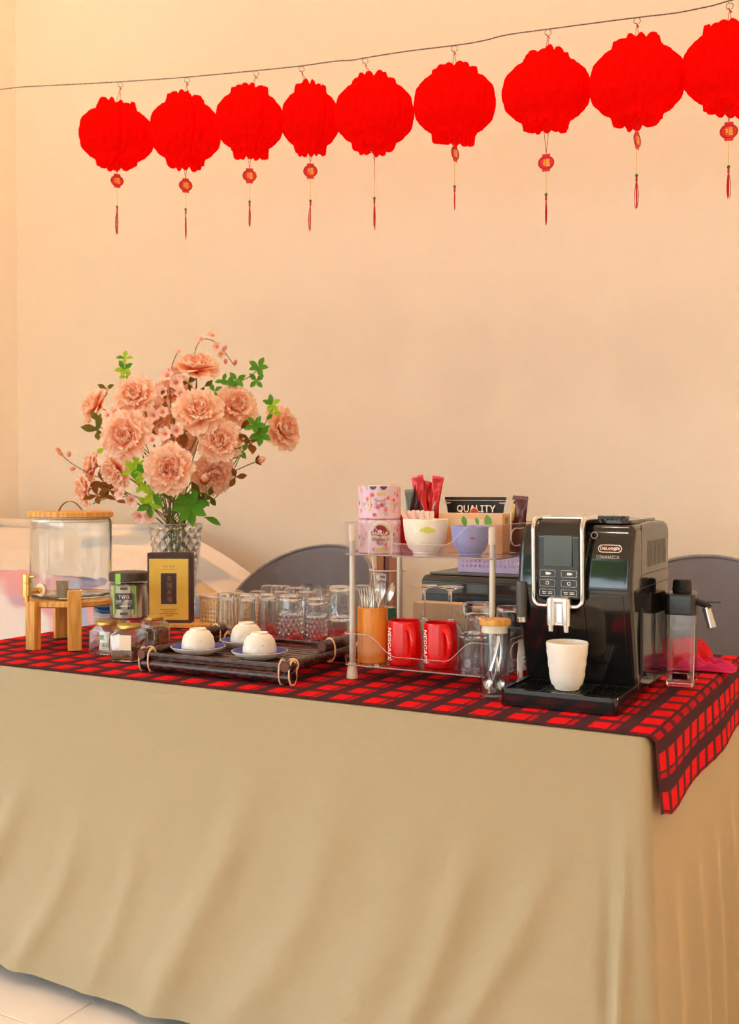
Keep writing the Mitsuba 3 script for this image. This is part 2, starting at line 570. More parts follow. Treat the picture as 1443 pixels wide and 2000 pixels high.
def make_plaid():
    a = np.r_[np.linspace(-.156, -.012, 30), np.linspace(-.008, .008, 7), np.linspace(.015, TL - .012, 120), np.linspace(TL - .006, TL + .010, 6), np.linspace(TL + .014, TL + .14, 14)]
    b = np.r_[np.linspace(.004, TD - .01, 100), np.linspace(TD - .004, TD + .012, 6), np.linspace(TD + .018, TD + .12, 10)]
    A, B = np.meshgrid(a, b, indexing='ij')
    z = np.full(A.shape, CLOTH - .001)
    wr = .0012 * (meshkit.fbm(np.stack([A * 9, B * 9, A * 0], -1), 3, 9) - .45)
    z = z + np.abs(wr)

    def fold(x, edge, r=.009):
        """x beyond edge hangs: returns (horizontal, drop)"""
        o = x - edge
        ang = np.clip(o / r + .5, 0, 1.5708)
        hor = np.where(o < -.5 * r, o, np.where(ang < 1.5708, -.5 * r + r * np.sin(ang), .5 * r))
        drop = np.where(o < -.5 * r, 0, np.where(ang < 1.5708, r * (1 - np.cos(ang)), r + (o - r * 1.0708)))
        return hor, np.maximum(drop, 0)
    hr, dr_ = fold(-A, 0.0)
    hl, dl = fold(A, TL)
    hb, db = fold(B, TD)
    U = np.where(A < TL / 2, -hr, TL + hl)
    V = TD + hb
    # the right overhang swings out a little and waves
    tt = dr_ / .15
    U = U - .010 - .004 * tt - (.011 * tt) * np.sin(B * 13 + .4) * 0.6 - .02 * tt * np.exp(-(B / .07) ** 2) if False else U
    wave = tt * (.006 + .005 * np.sin(B * 12 + .6))
    U = U - np.where(dr_ > 0, .007 * np.minimum(1, dr_ / .01) + wave, 0)
    V = V - .035 * tt * np.exp(-(B / .10) ** 2) * 0 + .012 * tt * np.exp(-(B / .06) ** 2)
    U = U + np.where(dl > 0, .012 * np.minimum(1, dl / .01) + .02 * dl / .14, 0)
    V = V + np.where(db > 0, .010 * np.minimum(1, db / .01) + .02 * db / .12, 0)
    Z = z - np.maximum(np.maximum(dr_ * (1 - .14 * np.exp(-(B / .07) ** 2)), dl), db)
    v = np.stack([-U, V, Z], -1).reshape(-1, 3)
    na, nb = A.shape
    i, j = np.meshgrid(np.arange(na - 1), np.arange(nb - 1), indexing='ij')
    i, j = i.ravel(), j.ravel()
    p, q, r, s = i * nb + j, (i + 1) * nb + j, (i + 1) * nb + j + 1, i * nb + j + 1
    m = tm(v, np.vstack([np.stack([p, r, q], 1), np.stack([p, s, r], 1)]))
    return m, np.stack([A.ravel() + 1, B.ravel() + 1.012], 1)


pm, puv = make_plaid()
solo('plaid_cloth', pm, 'm_plaid', 'red and black plaid cloth spread over the cream tablecloth', 'tablecloth', smooth=True, uv=puv, M=ROOM)

# ------------------------------------------------------------------ the coffee machine
p = at_z(1205, 1400, CLOTH)
MROT = math.degrees(math.atan2(-.467, .884))
mx = np.array([.884, -.467])
MM = mat((p[0] - mx[0] * .113, p[1] - mx[1] * .113, CLOTH + .001), MROT)
cm = thing('coffee_machine', 'glossy black bean-to-cup coffee machine with chrome-framed control panel', 'coffee machine', MM)
# drip tray
dt = part(cm, 'drip_tray', cat(prism(rrect(.226, .165, .012, (0, .0825)), .020), mv(prism(frame_poly(.226, .165, .010, .012, (0, .0825)), .012), z=.019)), 'm_gloss_black')
part(dt, 'grate', cat(*[box(.0022, .118, .003, (x, .085, .027), .0006) for x in np.arange(-.098, .099, .0075)], box(.2, .0035, .003, (0, .028, .0265)), box(.2, .0035, .003, (0, .085, .0262)), box(.2, .0035, .003, (0, .142, .0265))), 'm_satin_black')
part(dt, 'grate_plate', cat(*[box(.0045, .118, .0022, (x, .085, .0262)) for x in np.arange(-.042, .045, .0075)]), 'm_steel')
part(dt, 'trim', box(.0016, .16, .003, (.1125, .085, .0305)), 'm_chrome', label='thin chrome strip')
# body: a hull with rounded edges, the front leaning out to the middle seam
BW = .23
SEAM = .2175
BODY = Polygon([(.152, .006), (.150, .030), (.096, SEAM), (.0985, .245), (.1035, .278), (.110, .305), (.118, .326), (.130, .341), (.300, .347), (.400, .345), (.424, .335), (.428, .32), (.424, .006)])
TILT = math.degrees(math.atan2(.054, SEAM - .03))


def slice_body(poly, w, b):
    """extrusion along x with rounded side rims: sections of growing inset"""
    out = []
    secs = [(-w / 2, b), (-w / 2 + b * .12, b * .53), (-w / 2 + b * .45, b * .18), (-w / 2 + b, 0), (w / 2 - b, 0), (w / 2 - b * .45, b * .18), (w / 2 - b * .12, b * .53), (w / 2, b)]
    n = 160
    rings = []
    for x, ins in secs:
        q = poly.buffer(-.005).buffer(.005, quad_segs=5).buffer(-ins, quad_segs=5) if ins else poly.buffer(-.005).buffer(.005, quad_segs=5)
        c = np.array(q.exterior.coords)[:-1]
        if shapely.LinearRing(c).is_ccw is False:
            c = c[::-1]
        cen = np.array(poly.centroid.coords[0])
        ang = np.arctan2(*(c - cen).T[::-1])
        k = np.argmin(np.abs(ang))
        c = np.roll(c, -k, 0)
        L = shapely.LineString(np.vstack([c, c[:1]]))
        rings.append([(x, *L.interpolate(t, normalized=True).coords[0]) for t in np.linspace(0, 1, n, endpoint=False)])
    v = np.array(rings).reshape(-1, 3)
    f = []
    k = np.arange(n)
    for i in range(len(secs) - 1):
        a, bb = i * n + k, i * n + (k + 1) % n
        f += [np.stack([a, a + n, bb + n], 1), np.stack([a, bb + n, bb], 1)]
    for i, sgn in ((0, 1), (len(secs) - 1, -1)):
        c = len(v)
        v = np.vstack([v, v[i * n:(i + 1) * n].mean(0)])
        a, bb = i * n + k, i * n + (k + 1) % n
        f.append(np.stack([np.full(n, c), a, bb], 1)[:, ::sgn])
    m = tm(v, np.vstack(f))
    if m.volume < 0:
        m.invert()
    return m


part(cm, 'body', slice_body(BODY, BW, .014), 'm_gloss_black', smooth=28)
fy = (.150 + .096) / 2


def on_front(m, x, zc):
    """lay an upright panel on the sloping lower front at height zc"""
    return xf(m, mat((x, .150 - (zc - .03) * .054 / (SEAM - .03), zc), rx=TILT))


part(cm, 'front_door', on_front(box(.076, .003, .180, (0, 0, 0), .001), .060, .122), 'm_gloss_black', smooth=False)
part(cm, 'service_panel', on_front(box(.060, .003, .180, (0, 0, 0), .001), -.066, .122), 'm_gloss_black', smooth=False)
part(cm, 'recess_panel', on_front(box(.056, .002, .180, (0, 0, 0), .0008), -.007, .122), 'm_gloss_black', smooth=False)
part(cm, 'seam', cat(box(BW - .02, .002, .0016, (0, .0955, SEAM)), box(.0012, .30, .0016, (BW / 2 - .0003, .262, SEAM))), 'm_matte_black', smooth=False)
lid = part(cm, 'top_lid', cat(mv(prism(rrect(.19, .235, .02, (0, .275)), .006), z=.344)), 'm_gloss_black')
part(lid, 'bean_hatch', mv(prism(rrect(.075, .05, .01, (.01, .33)), .004), z=.350), 'm_satin_black')
part(lid, 'lid_slots', cat(*[box(.007, .004, .0025, (x, .175, .3505)) for x in np.arange(-.02, .085, .0095)]), 'm_matte_black')
# side vents: slats
sv = part(cm, 'side_vent', cat(*[box(.003, .0034, .052, (.1142, y, .282), .001) for y in np.arange(.220, .395, .0125)]), 'm_matte_black', smooth=False)
part(cm, 'side_groove', cat(box(.0015, .002, .118, (.1146, .170, .282)), box(.0015, .25, .0016, (.1146, .295, .243))), 'm_matte_black', smooth=False)
part(cm, 'side_handle', tube(spline([(.1155, .168, .05), (.1165, .164, .08), (.1165, .164, .15), (.1155, .168, .18)], 16), .0045, 8), 'm_matte_black')
# control panel
PX, PW = -.024, .097
cp = part(cm, 'control_panel', slice_body(Polygon([(.098, .197), (.094, .32), (.100, .345), (.118, .353), (.19, .354), (.19, .335), (.13, .20)]), PW - .010, .006), 'm_gloss_black', smooth=28, M=mat((PX, -.014, 0)))
# chrome frame: an arch that runs up both sides, under the bottom and over the top
SEC = [(.0955, .199), (.0935, .26), (.0915, .320), (.0915, .334), (.095, .345), (.102, .352), (.112, .3555), (.140, .356), (.185, .3562)]
side = [np.array([(s * PW / 2, y - .001, z) for y, z in np.array([[np.interp(t, np.linspace(0, 1, 9), np.array(SEC)[:, c]) for c in (0, 1)] for t in np.linspace(0, 1, 33)])]) for s in (-1, 1)]
bot = np.array([((PW / 2) * math.sin(a), .0955, .199 - 0) for a in np.linspace(-1, 1, 3)])
cr = .014
L, R = side[0], side[1]
arcL = [(-PW / 2 + cr - cr * math.cos(a), .0952, .199 - cr * math.sin(a)) for a in np.linspace(0, math.pi / 2, 7)[1:]]
arcR = [(PW / 2 - cr + cr * math.sin(a), .0952, .199 - cr * math.cos(a)) for a in np.linspace(0, math.pi / 2, 7)[:-1]]
path = np.vstack([L[::-1], arcL, arcR, R])


def bar(path, w, d):
    """a flat bar swept along a path on the panel: w across (in the panel's face), d deep along y-ish normal"""
    t = np.gradient(path, axis=0); t /= np.linalg.norm(t, axis=1, keepdims=True)
    n0 = np.array([0, -1.0, 0])
    nn = np.array([n0 - k * (n0 @ k) if abs(n0 @ k) < .9 else np.array([0, 0, 1.0]) - k * k[2] for k in t])
    nn /= np.linalg.norm(nn, axis=1, keepdims=True)
    b = np.cross(t, nn)
    v, f = [], []
    sect = [(-w, -d), (-w, d * .5), (-w * .5, d), (w * .5, d), (w, d * .5), (w, -d)]
    for i in range(len(path)):
        v += [path[i] + b[i] * s[0] + nn[i] * s[1] for s in sect]
    k = len(sect)
    for i in range(len(path) - 1):
        for j in range(k):
            l = (j + 1) % k
            f += [(i * k + j, i * k + l, (i + 1) * k + l), (i * k + j, (i + 1) * k + l, (i + 1) * k + j)]
    m = tm(v, f)
    return m


part(cp, 'chrome_frame', bar(path, .0042, .005), 'm_chrome', smooth=50, label='chrome surround')
part(cm, 'top_plate', mv(prism(rrect(PW - .004, .07, .006, (PX, .142)), .003), z=.3535), 'm_steel')
part(cm, 'power_button', cat(tube([(PX + .062 + .006 * math.cos(a), .1125, .322 + .006 * math.sin(a)) for a in np.linspace(0, 2 * math.pi, 25)[:-1]], .0008, 6, closed=True)), 'm_grey_print')
part(cp, 'display', box(.056, .002, .060, (0, .0932, .292), .0005), 'm_screen', smooth=False, label='dark greenish display')
for r in range(3):
    for c in range(2):
        x, z = -.0215 + c * .043, .2475 - r * .0185
        bt = part(cp, 'touch_button', upright(prism(frame_poly(.031, .0135, .0007, .0022), .0009), x, .0952 - r * .0004 + .0005, z), 'm_grey_print')
        ic = [cat(upright(prism(rrect(.008, .005, .001), .0008)), upright(prism(rrect(.003, .0025, .0005, (.0055, 0)), .0008))),
              upright(prism(frame_poly(.007, .007, .0012, .003), .0008)),
              cat(upright(prism(rrect(.009, .0012, .0004, (-.006, .001)), .0008)), upright(prism(rrect(.009, .0012, .0004, (.006, .001)), .0008)), upright(prism(rrect(.007, .0012, .0004, (-.006, -.002)), .0008)), upright(prism(rrect(.009, .0012, .0004, (.006, -.002)), .0008)))][r]
        part(bt, 'icon', mv(ic, x, .0955 - r * .0004 + .0005, z), 'm_white_print', smooth=False)
# spout
sp = part(cm, 'coffee_spout', cat(box(.020, .010, .048, (0, .120, .172), .002), box(.034, .014, .006, (0, .119, .1505), .002), box(.040, .026, .012, (0, .120, .197), .003)), 'm_chrome', M=mat((PX + .004, -.040, 0)))
for s in (-1, 1):
    part(sp, 'spout_tube', lathe([(0, .200), (.0082, .200), (.0088, .19), (.0084, .150), (.0078, .148), (0, .148)], 24), 'm_chrome', M=mat((s * .0152, .112, 0)))
    part(sp, 'nozzle', lathe([(0, .150), (.0056, .150), (.0052, .137), (.0038, .1355), (0, .137)], 20), 'm_steel', M=mat((s * .0152, .112, 0)))
# hot water wand at the left
wd = part(cm, 'water_wand', cat(mv(lathe([(0, .228), (.010, .228), (.0115, .22), (.0105, .158), (0, .158)], 20), -.103, .096), box(.012, .03, .012, (-.103, .105, .222), .003)), 'm_dark_grey')
part(wd, 'tip', mv(lathe([(0, .159), (.0102, .159), (.0098, .148), (.006, .147), (0, .1475)], 20), -.103, .096), 'm_chrome', label='chrome tip')
# badge and lettering, laid on the leaning upper front


def on_upper(m, x, z, lift=0.0):
    return xf(upright(m), mat((x, float(np.interp(z, [.2175, .245, .278, .305, .326], [.096, .0985, .1035, .110, .118])) - .0004 - lift, z), rx=-13.5))


bd = part(cm, 'badge', on_upper(prism(frame_poly(.046, .0155, .0016, .0077), .0012), .070, .297), 'm_white_print')
part(bd, 'lettering', on_upper(text('DeLonghi', .0062, .0009, True), .070, .297, .0006), 'm_white_print', smooth=False)
pr('m_maroon_dark', '5a1010', 0.3)
part(bd, 'plate', on_upper(prism(rrect(.0425, .012, .006), .0004), .070, .297, .0001), 'm_maroon_dark', smooth=False, label='small dark red oval plate')
part(cm, 'model_name', on_upper(text('DINAMICA', .0062, .0007), .067, .281), 'm_grey_print', smooth=False)

# ------------------------------------------------------------------ cup on the tray
cw = at_z(1107, 1345, CLOTH + .031)
cprof_o = [(0, 0), (.020, 0), (.0235, .002), (.0245, .006), (.0295, .011), (.0322, .021), (.0340, .030), (.0337, .0345), (.0345, .040), (.0366, .050), (.0362, .0555), (.0368, .061), (.0392, .072), (.0389, .077), (.0393, .082), (.0402, .089)]
cprof_i = [(.0388, .0915), (.0372, .089), (.0355, .07), (.032, .035), (.028, .014), (.02, .011), (0, .010)]
solo('cup', lathe(cprof_o + cprof_i, 64), 'm_white_ceramic', 'white ribbed cup without handle on the coffee machine drip tray', 'cup', smooth=50, M=mat((cw[0], cw[1], CLOTH + .0296)))

# ------------------------------------------------------------------ milk carafe
q = at_z(1328, 1338, CLOTH)
mc = thing('milk_carafe', 'clear milk carafe with black lid and angled frothing spout beside the coffee machine', 'milk jug', mat((q[0] + .006, q[1] + .010, CLOTH + .001), TROT + 6))


def rect_loft(secs, res=5):
    """stack of rounded rectangles (w, d, r, z)"""
    rings = []
    for w, d, r, z in secs:
        c = np.array(rrect(w, d, r, res=res).exterior.coords)[:-1]
        rings.append(np.column_stack([c, np.full(len(c), z)]))
    n = len(rings[0])
    v = np.vstack(rings)
    k = np.arange(n)
    f = []
    for i in range(len(rings) - 1):
        a, b = i * n + k, i * n + (k + 1) % n
        f += [np.stack([a, b, b + n], 1), np.stack([a, b + n, a + n], 1)]
    c0, c1 = len(v), len(v) + 1
    v = np.vstack([v, rings[0].mean(0), rings[-1].mean(0)])
    f += [np.stack([np.full(n, c0), (k + 1) % n, k], 1), np.stack([np.full(n, c1), (len(rings) - 1) * n + k, (len(rings) - 1) * n + (k + 1) % n], 1)]
    m = tm(v, np.vstack(f))
    if m.volume < 0:
        m.invert()
    return m


cont = rect_loft([(.052, .075, .010, .0), (.057, .08, .010, .003), (.060, .084, .010, .155), (.056, .080, .008, .155), (.053, .076, .008, .012), (.046, .07, .008, .010)])
part(mc, 'container', cont, 'm_glass', smooth=40)
part(mc, 'label_plate', box(.03, .001, .012, (0, -.0375, .022), .0003), 'm_white_print')
lidm = part(mc, 'lid', cat(rect_loft([(.061, .085, .011, .150), (.063, .088, .012, .153), (.063, .088, .012, .185), (.060, .085, .010, .192), (.05, .075, .008, .194)])), 'm_satin_black')
part(lidm, 'knob', mv(lathe([(0, 0), (.019, 0), (.020, .004), (.019, .024), (.016, .028), (0, .028)], 28), 0, .0, .193), 'm_matte_black')
part(lidm, 'knob_grip', box(.012, .042, .016, (0, 0, .208), .004), 'm_matte_black')
part(lidm, 'spout', tube([(.028, -.02, .178), (.048, -.022, .172), (.058, -.023, .165)], .007, 10), 'm_matte_black')
part(lidm, 'spout_tip', tube([(.050, -.022, .166), (.062, -.024, .125)], [.0085, .0095], 16), 'm_steel', label='brushed metal tip')
part(lidm, 'spout_lever', box(.026, .006, .003, (.066, -.023, .178), .001), 'm_satin_black')
# ------------------------------------------------------------------ the two-tier rack (local x along the table's front to the right, y to the back)
p0 = at_z(688, 1324.5, CLOTH)
RW, RD = .345, .25
RACK = mat((p0[0], p0[1], CLOTH), TROT)      # origin: the front left foot
rack = thing('shelf_rack', 'two-tier clear acrylic countertop rack with pale posts and white feet', 'rack', RACK)
Z_LOW, Z_UP, RIM = .032, .272, .068
post_prof = [(0, .024), (.0065, .024), (.0065, .315), (.0055, .318), (0, .318)]
foot_prof = [(0, 0), (.0125, 0), (.0130, .003), (.0105, .022), (.0085, .034), (0, .034)]
PIN = ((0, 0), (RW - .02, 0), (0, RD - .02), (RW - .02, RD - .02))
POST, FOOT = lathe(post_prof, 20), lathe(foot_prof, 24)
pr('m_post', 'cfc6b8', 0.3, 0.25)
pr('m_edge', 'a58f92', 0.15, spec=0.6)
for x, y in PIN:
    po = part(rack, 'post', POST, 'm_post', M=mat((x, y, 0)))
    part(po, 'cap', lathe([(0, .30), (.0078, .30), (.0078, .332), (.006, .335), (0, .335)], 18), 'm_cream_plastic')
    part(rack, 'foot', FOOT, 'm_cream_plastic', M=mat((x, y, 0)))


def tray(z):
    """floor plate and ribbed walls with a dip in the front; local to the rack"""
    x0, x1, y0, y1 = -.014, RW - .006, -.014, RD - .006
    w, d = x1 - x0, y1 - y0
    base = mv(prism(rrect(w, d, .014, ((x0 + x1) / 2, (y0 + y1) / 2)), .0022), z=z - .0022)
    t = part(rack, 'tray', base, 'm_acrylic', smooth=False)
    ring = rrect(w, d, .016, ((x0 + x1) / 2, (y0 + y1) / 2)).exterior
    n = 1500
    s = np.linspace(0, 1, n, endpoint=False)
    P = np.array([ring.interpolate(q, normalized=True).coords[0] for q in s])
    q = np.roll(P, -1, 0) - np.roll(P, 1, 0)
    N = np.stack([q[:, 1], -q[:, 0]], 1); N /= np.linalg.norm(N, axis=1, keepdims=True)
    if (N * (P - P.mean(0))).sum() < 0:
        N = -N
    rel = (P[:, 0] - x0) / w
    dip = sst(.16, .36, rel) * (1 - sst(.68, .86, rel)) * (N[:, 1] < -.7)
    top = RIM - .043 * dip
    hs = np.linspace(0, 1, 6)
    rib = .0008 * np.cos(P[:, 0] / .0062 * 2 * np.pi / 1.0 + P[:, 1] / .0062 * 2 * np.pi)
    rows = []
    for h in hs:
        r = rib * (h < .95) * (h * top < .055)
        off = .003 * h
        rows.append(np.column_stack([P + N * (off + r)[:, None], z + h * top]))
    v = np.vstack(rows)
    k = np.arange(n)
    f = []
    for i in range(len(hs) - 1):
        a, b = i * n + k, i * n + (k + 1) % n
        f += [np.stack([a, b, b + n], 1), np.stack([a, b + n, a + n], 1)]
    part(t, 'wall', tm(v, np.vstack(f)), 'm_acrylic', smooth=True)
    rim = tube(np.column_stack([P + N * .003, z + top])[::3], .0007, 6, closed=True)
    part(t, 'rim', rim, 'm_pane_edge', smooth=True)
    part(t, 'base_edge', tube(np.column_stack([P + N * .0005, np.full(n, z - .001)])[::3], .0018, 6, closed=True), 'm_edge', smooth=True)
    # the hoop handle at the right end
    hy = np.array([(x1 + .0045 + .004, y0 + d * .30, z + .052), (x1 + .0045, y0 + d * .30, z + .052)])
    loop = [(x1 + .004, y0 + d * a, z + b) for a, b in ((.30, .05), (.30, .03), (.34, .024), (.5, .022), (.66, .024), (.70, .03), (.70, .05), (.66, .056), (.5, .057), (.34, .056))]
    part(t, 'handle_slot', tube(spline(loop + loop[:1], 40)[:-1], .0013, 8, closed=True), 'm_pane_edge', smooth=True)


pr('m_pane_edge', 'cdbcb2', 0.08, spec=0.8)
tray(Z_LOW)
tray(Z_UP)


def on_rack(px, py, z, y=None):
    """rack-local (x, y) of the point of height z above the cloth seen at the pixel"""
    P = at_z(px, py, CLOTH + z)
    r = np.linalg.inv(RACK) @ np.array([*P, 1])
    return r[0], r[1]


def rack_x(px, y):
    r = (px - CX) / F
    return (-p0[0] + r * p0[1] + y * (.8815 * r - .4722)) / (.8815 + .4722 * r)


def rk(x, y, z, rz=0.0, **k):
    return RACK @ mat((x, y, z), rz, **k)


# ---- upper tray: two tea tins
def floral_tex(p, n, uv):
    d1, d2, c = mikit.voronoi(uv.x * 46, uv.y * 46)
    petal = 1 - mikit.smoothstep(.16, .30, d1 + .10 * (mikit.noise(uv.x * 400, uv.y * 400) - .5))
    heart = (1 - mikit.smoothstep(.05, .10, d1)) * mikit.smoothstep(.45, .5, c)
    leaf = mikit.smoothstep(.62, .75, mikit.fbm(uv.x * 90, uv.y * 90 + 40))
    base = mikit.mix(C('e9cdd6'), C('dcb9cf'), mikit.fbm(uv.x * 20, uv.y * 20))
    c0 = mikit.mix(base, C('a9a48f'), leaf * .7)
    c1 = mikit.mix(c0, mikit.mix(C('efb3bb'), C('d75a6c'), c), petal)
    return mikit.mix(c1, C('b3203c'), heart)


pr('m_floral', mikit.proc(floral_tex), 0.35, clearcoat=0.3)
pr('m_tin_panel', 'e8d9e4', 0.4)
pr('m_tin_gold', 'd7c07c', 0.35, 0.3)
pr('m_maroon', '8e1f38', 0.4)
pr('m_dark_print', '5a4038', 0.5)
pr('m_tan_print', 'dcbfa8', 0.5)


def sweep_prof(prof, n=48):
    """lathe with cylindrical uv in metres"""
    prof = np.asarray(prof, float)
    a = np.linspace(-math.pi, math.pi, n + 1)
    L = np.r_[0, np.cumsum(np.linalg.norm(np.diff(prof, axis=0), axis=1))]
    R = prof[:, 0].max()
    v = np.array([(r * math.sin(t), -r * math.cos(t), z) for r, z in prof for t in a])
    uv = np.array([(t * R, l) for l in L for t in a])
    m = n + 1
    f = []
    for i in range(len(prof) - 1):
        for k in range(n):
            f += [(i * m + k, i * m + k + 1, (i + 1) * m + k + 1), (i * m + k, (i + 1) * m + k + 1, (i + 1) * m + k)]
    return tm(v, f), uv


TR, TH = .0465, .0745
tin_m, tin_uv = sweep_prof([(0, 0), (TR - .002, 0), (TR, .002), (TR, .0595), (TR + .0008, .060), (TR + .0008, TH - .004), (TR - .003, TH), (TR - .006, TH - .002), (0, TH - .002)], 64)
ty = .060
tx = rack_x(741, ty)
face = math.degrees(math.atan2(tx, 1)) * 0 - TROT + 4


def tin(z, label, upper):
    t = thing('tea_tin', label, 'tin', rk(tx, ty, z, face), 'stacked tea tins')
    part(t, 'body', tin_m, 'm_floral', smooth=True, uv=tin_uv)
    R = TR + .0006

    def stick(m, x, zz, mtl, name, lift=0.0, par=t):
        return part(par, name, wrap(upright(m, 0, -lift, zz), R, x), mtl, smooth=False)
    if upper:
        pn = stick(prism(rrect(.052, .031, .002), .0004), -.002, .034, 'm_tin_gold', 'label')
        part(pn, 'label_field', wrap(upright(prism(rrect(.048, .027, .001), .0004), 0, -.0003, .034), R, -.002), 'm_tan_print', smooth=False)
        for i in range(7):
            part(pn, 'text_line', wrap(upright(prism(rrect(.028 - .004 * (i % 3), .0009, .0003), .0003), 0, -.0006, .044 - i * .0032), R, -.002), 'm_dark_print', smooth=False)
        stick(prism(rrect(.02, .007, .002), .0006), .0, .0535, 'm_tin_gold', 'emblem')
        for x in (-.018, .005):
            stick(prism(shapely.Point(0, 0).buffer(.0075).intersection(shapely.box(-.01, -.01, .01, 0)), .0005), x, .071, 'm_dark_grey', 'flower_motif', .0006)
    else:
        arch = rrect(.056, .05, .004).union(shapely.Point(0, .022).buffer(.024))
        pn = stick(prism(arch.buffer(.0018), .0004), -.002, .026, 'm_tin_gold', 'label')
        part(pn, 'label_field', wrap(upright(prism(arch, .0004), 0, -.0003, .026), R, -.002), 'm_tin_panel', smooth=False)
        el = shapely.affinity.scale(shapely.Point(0, 0).buffer(1, 24), .021, .0165)
        part(pn, 'wreath', wrap(upright(prism(el, .0004), 0, -.0006, .0475), R, -.002), 'm_tin_gold', smooth=False)
        em = part(pn, 'emblem', wrap(upright(prism(shapely.affinity.scale(shapely.Point(0, 0).buffer(1, 24), .0145, .012), .0005), 0, -.0009, .0495), R, -.002), 'm_maroon', smooth=False)
        part(pn, 'brand_band', wrap(upright(prism(rrect(.038, .009, .002), .0005), 0, -.0012, .0445), R, -.002), 'm_maroon', smooth=False)
        part(pn, 'brand_lettering', wrap(upright(text('BASILUR', .0058, .0004, True), 0, -.0017, .0445), R, -.002), 'm_white_print', smooth=False)
        part(pn, 'name_lettering', wrap(upright(cat(mv(text('DIMBULA', .0058, .0004), 0, .0045, 0), mv(text('TEA', .0058, .0004), 0, -.005, 0)), 0, -.0008, .0265), R, -.002), 'm_dark_print', smooth=False)
        part(pn, 'gold_patch', wrap(upright(prism(rrect(.026, .009, .002), .0004), 0, -.0008, .008), R, -.002), 'm_tin_gold', smooth=False)
    return t


tin(Z_UP + .0002, 'floral pink tea tin with arched label standing on the upper rack tray, lower of two', False)
tin(Z_UP + .0002 + TH + .0004, 'floral pink tea tin stacked on top of another tin on the rack', True)

# ---- bowls


def bowl(name, label, px, py, R, H, mtl, dz=0.0):
    y = py
    x = rack_x(px, y)
    prof = [(0, 0), (R * .52, 0), (R * .56, .002), (R * .55, .004), (R * .74, H * .16), (R * .90, H * .42), (R * .97, H * .72), (R, H), (R - .001, H + .0012), (R - .003, H), (R * .93, H * .7), (R * .84, H * .42), (R * .66, H * .2), (R * .4, .008), (0, .007)]
    t = thing(name, label, 'bowl', rk(x, y, Z_UP + .0004))
    part(t, 'bowl_body', lathe(prof, 64), mtl, smooth=40)
    return t, x, y


pr('m_bowl_white', 'f3eddb', 0.15, clearcoat=0.5)
pr('m_bowl_blue', '8f93cf', 0.12, clearcoat=0.7, clearcoat_gloss=0.95)
pr('m_lime', 'cfd65a', 0.4)
wb, wx, wy = bowl('bowl', 'white bowl with pale green leaf print holding sugar sticks on the upper rack tray', 831, .074, .0495, .074, 'm_bowl_white')
bb, bx_, by_ = bowl('bowl', 'periwinkle blue bowl in front of the orange tea box on the upper rack tray', 919, .062, .0415, .061, 'm_bowl_blue')
pn = xf(upright(prism(shapely.union_all([shapely.affinity.scale(shapely.Point(0, 0).buffer(1), .0095, .007)] + [shapely.affinity.scale(shapely.Point(.012 * s, -.001).buffer(1), .005, .004) for s in (-1, 1)]), .0004), 0, 0, .047), np.eye(4))
part(wb, 'leaf_print', wrap(mv(pn, z=.006), .0486, .0), 'm_lime', smooth=False, M=mat(rz=-TROT + 2))
fl = shapely.union_all([shapely.affinity.scale(shapely.Point(0, 0).buffer(1), .0042, .0024), shapely.box(.003, -.003, .009, -.0022), shapely.affinity.scale(shapely.Point(.006, -.0025).buffer(1), .002, .001)])
part(bb, 'flower_print', wrap(upright(prism(fl, .0004), 0, 0, .038), .0402, .002), 'm_maroon', smooth=False, M=mat(rz=-TROT - 4))

# sugar sticks in the white bowl
STICK = box(.011, .0022, .072, (0, 0, .036), .0008)
pr('m_paper_white', 'f7eee6', 0.7)
pr('m_paper_pink', 'f0c8c2', 0.6)
ORD = ['first', 'second', 'third', 'fourth', 'fifth', 'sixth', 'seventh', 'eighth', 'ninth']
for i in range(9):
    a = -20 + i * 3.4
    solo('sugar_stick', STICK, 'm_paper_white' if i % 3 else 'm_paper_pink', f'{"white" if i % 3 else "pink"} paper sugar stick in the leaf-print bowl, {ORD[i]} from the left', 'sugar stick', smooth=False,
         M=rk(wx - .018 + i * .0036, wy - .010 + .010 * (i % 3), Z_UP + .028 - .0010 * i, rx=0, ry=a - 8), group='sugar sticks in the white bowl')

# ---- sachets of red coffee sticks behind the tins
pr('m_foil_red', 'c81515', 0.22, 0.35, clearcoat=0.5)
pr('m_foil_dark', '3a1418', 0.25, 0.3, clearcoat=0.5)
pr('m_foil_silver', 'b9b4ae', 0.25, 0.7)
pr('m_foil_teal', '7fa3a6', 0.3, 0.3)
pr('m_foil_brown', '5a2016', 0.22, 0.3, clearcoat=0.5)


def sachet(w, h, bulge, seed, crimp=.012):
    r = np.random.RandomState(seed)

    def f(u, v):
        env = np.sin(np.pi * np.clip((v * h - crimp * .6) / (h - 1.2 * crimp), 0, 1)) ** .6
        wr = meshkit.fbm(np.stack([u * 3 + seed, v * 7, u * 0], -1), 3, seed) - .5
        return w * (u - .5) * (1 - .12 * env), bulge * env * np.sin(np.pi * u) ** .7 + .004 * wr * env, v * h + 0 * u
    front = grid(f, 14, 36)

    def g(u, v):
        a, b, c = f(u, v)
        return a, -b * .9 - .0008, c
    back = grid(g, 14, 36)
    back.faces = back.faces[:, ::-1]
    return cat(front, back)


